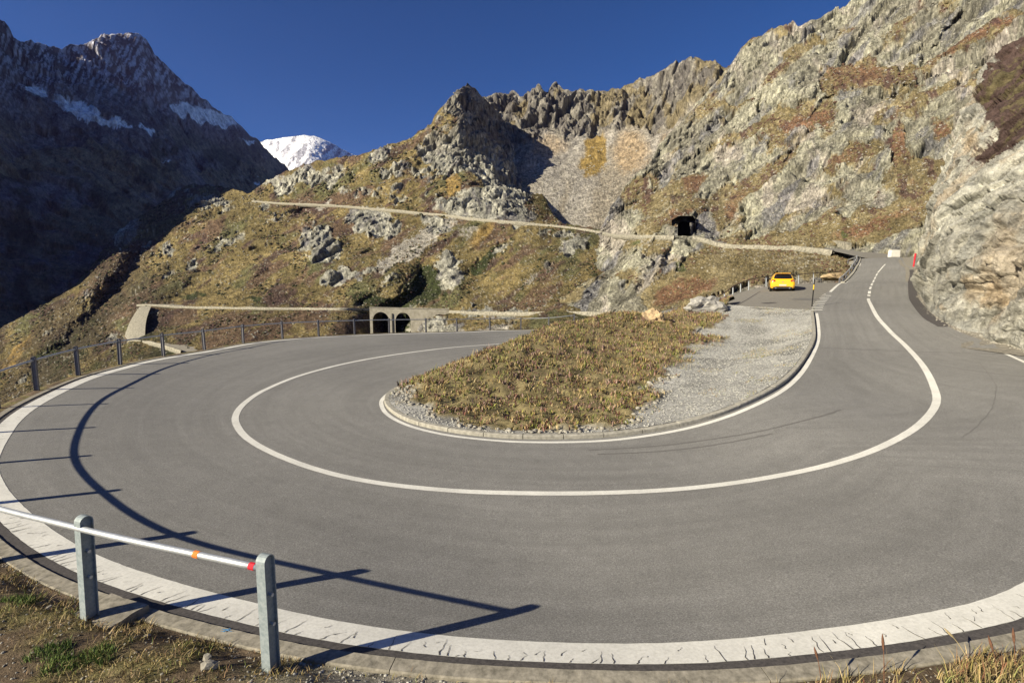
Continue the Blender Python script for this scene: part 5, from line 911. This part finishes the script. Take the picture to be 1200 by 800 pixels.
# loose blocks, shrubs and tussocks lying on the hillsides
def on_grid(name, n, seed, box, wfn, smin, smax):
    g = np.random.default_rng(seed); P2, PX, PY, rk, D = GRID[name]; ok = (PX > box[0]) & (PX < box[2]) & (PY > box[1]) & (PY < box[3]); w_ = (wfn(PX, PY, rk) * ok * (D / 300) ** 0).ravel(); w_ = np.clip(w_, 0, None); c_ = np.cumsum(w_); i_ = np.searchsorted(c_, g.uniform(0, c_[-1], n)); i_ = np.clip(i_, 0, len(w_) - 1)
    return P2.reshape(-1, 3)[i_], D.ravel()[i_] / 580 * (smin + (smax - smin) * g.uniform(0, 1, n) ** 2.2)
M_shrub = simple('dark_shrub', (.018, .022, .010), (.05, .05, .022), .8, .95); M_block = simple('hill_block', (.10, .095, .08), (.30, .285, .24), .7, .95, 0, .8, .2, 10); M_tuss = simple('dry_tussock', (.10, .08, .04), (.19, .155, .08), .6, .95); M_rust = simple('rusty_shrub', (.065, .038, .028), (.13, .08, .055), .6, .95)
W1 = lambda X, Y, r: (1 - r) * sm(.0, .35, nz2(X, Y, .03, 4, 201)); W2 = lambda X, Y, r: (1 - r) * sm(-.1, .3, nz2(X, Y, .02, 4, 203)); W3 = lambda X, Y, r: .15 + sm(.0, .4, nz2(X, Y, .035, 4, 205)) + blobs(X, Y, [(492, 285, 60, 14, 33, 2.), (605, 205, 30, 25, 0, 2), (640, 255, 30, 8, 0, 2), (580, 385, 30, 10, 0, 1.5)], 5)
bx_ = (-60, 100, 735, 470); P_, S_ = on_grid('grassy_mountainside', 4200, 1, bx_, W1, .7, 2.6); scatter_rocks('hillside_shrubs', P_, S_, M_shrub, seed=61, flat=.8)
P_, S_ = on_grid('grassy_mountainside', 5200, 2, bx_, W2, .5, 1.9); scatter_rocks('hillside_tussocks', P_, S_, M_tuss, seed=62, flat=.7); P_, S_ = on_grid('grassy_mountainside', 2600, 3, bx_, W1, .6, 2.0); scatter_rocks('hillside_heath', P_, S_, M_rust, seed=63, flat=.7)
P_, S_ = on_grid('grassy_mountainside', 4200, 4, bx_, W3, .35, 1.8); scatter_rocks('hillside_blocks', P_, S_, M_block, seed=64, shape=0)
P_, S_ = on_grid('scree_bowl', 5000, 5, (560, 150, 800, 300), lambda X, Y, r: (1 - r) * sm(150, 260, Y), .3, 1.5); scatter_rocks('scree_blocks', P_, S_, M_stone, seed=65, shape=0)
P_, S_ = on_grid('rocky_mountainside', 3000, 6, (700, 0, 1200, 370), W2, .6, 2.2); scatter_rocks('slope_tussocks', P_, S_, M_tuss, seed=66, flat=.7); P_, S_ = on_grid('rocky_mountainside', 2200, 7, (700, 0, 1200, 370), W1, .6, 2.4); scatter_rocks('slope_heath', P_, S_, M_rust, seed=67, flat=.7)
P_, S_ = on_grid('rocky_mountainside', 3500, 8, (640, 0, 1200, 370), lambda X, Y, r: (.4 + sm(0, .4, nz2(X, Y, .03, 4, 207))) * (np.hypot(X - 801, Y - 267) > 16) * (Y < 318), .4, 1.8); scatter_rocks('slope_blocks', P_, S_, M_stone, seed=68, shape=0)
# ------------------------------------------------------------------ thin air between here and the far mountains
hm = bpy.data.materials.new('haze'); hm.use_nodes = True; hn = hm.node_tree; hn.nodes.clear(); ho = hn.nodes.new('ShaderNodeOutputMaterial'); hv_ = hn.nodes.new('ShaderNodeVolumePrincipled')
hv_.inputs['Color'].default_value = (.42, .40, .98, 1); hv_.inputs['Density'].default_value = .000023; hv_.inputs['Anisotropy'].default_value = .2; hn.links.new(hv_.outputs[0], ho.inputs['Volume'])
X0, X1, Y0, Y1, Z0, Z1 = -7000, 7000, -7000, 7000, -152, 1400; V_ = [(x_, y_, z_) for z_ in (Z0, Z1) for x_, y_ in ((X0, Y0), (X1, Y0), (X1, Y1), (X0, Y1))]
tag(mesh_np('haze', V_, [[3, 2, 1, 0], [4, 5, 6, 7], [0, 1, 5, 4], [1, 2, 6, 5], [2, 3, 7, 6], [3, 0, 4, 7]], hm), kind='stuff')
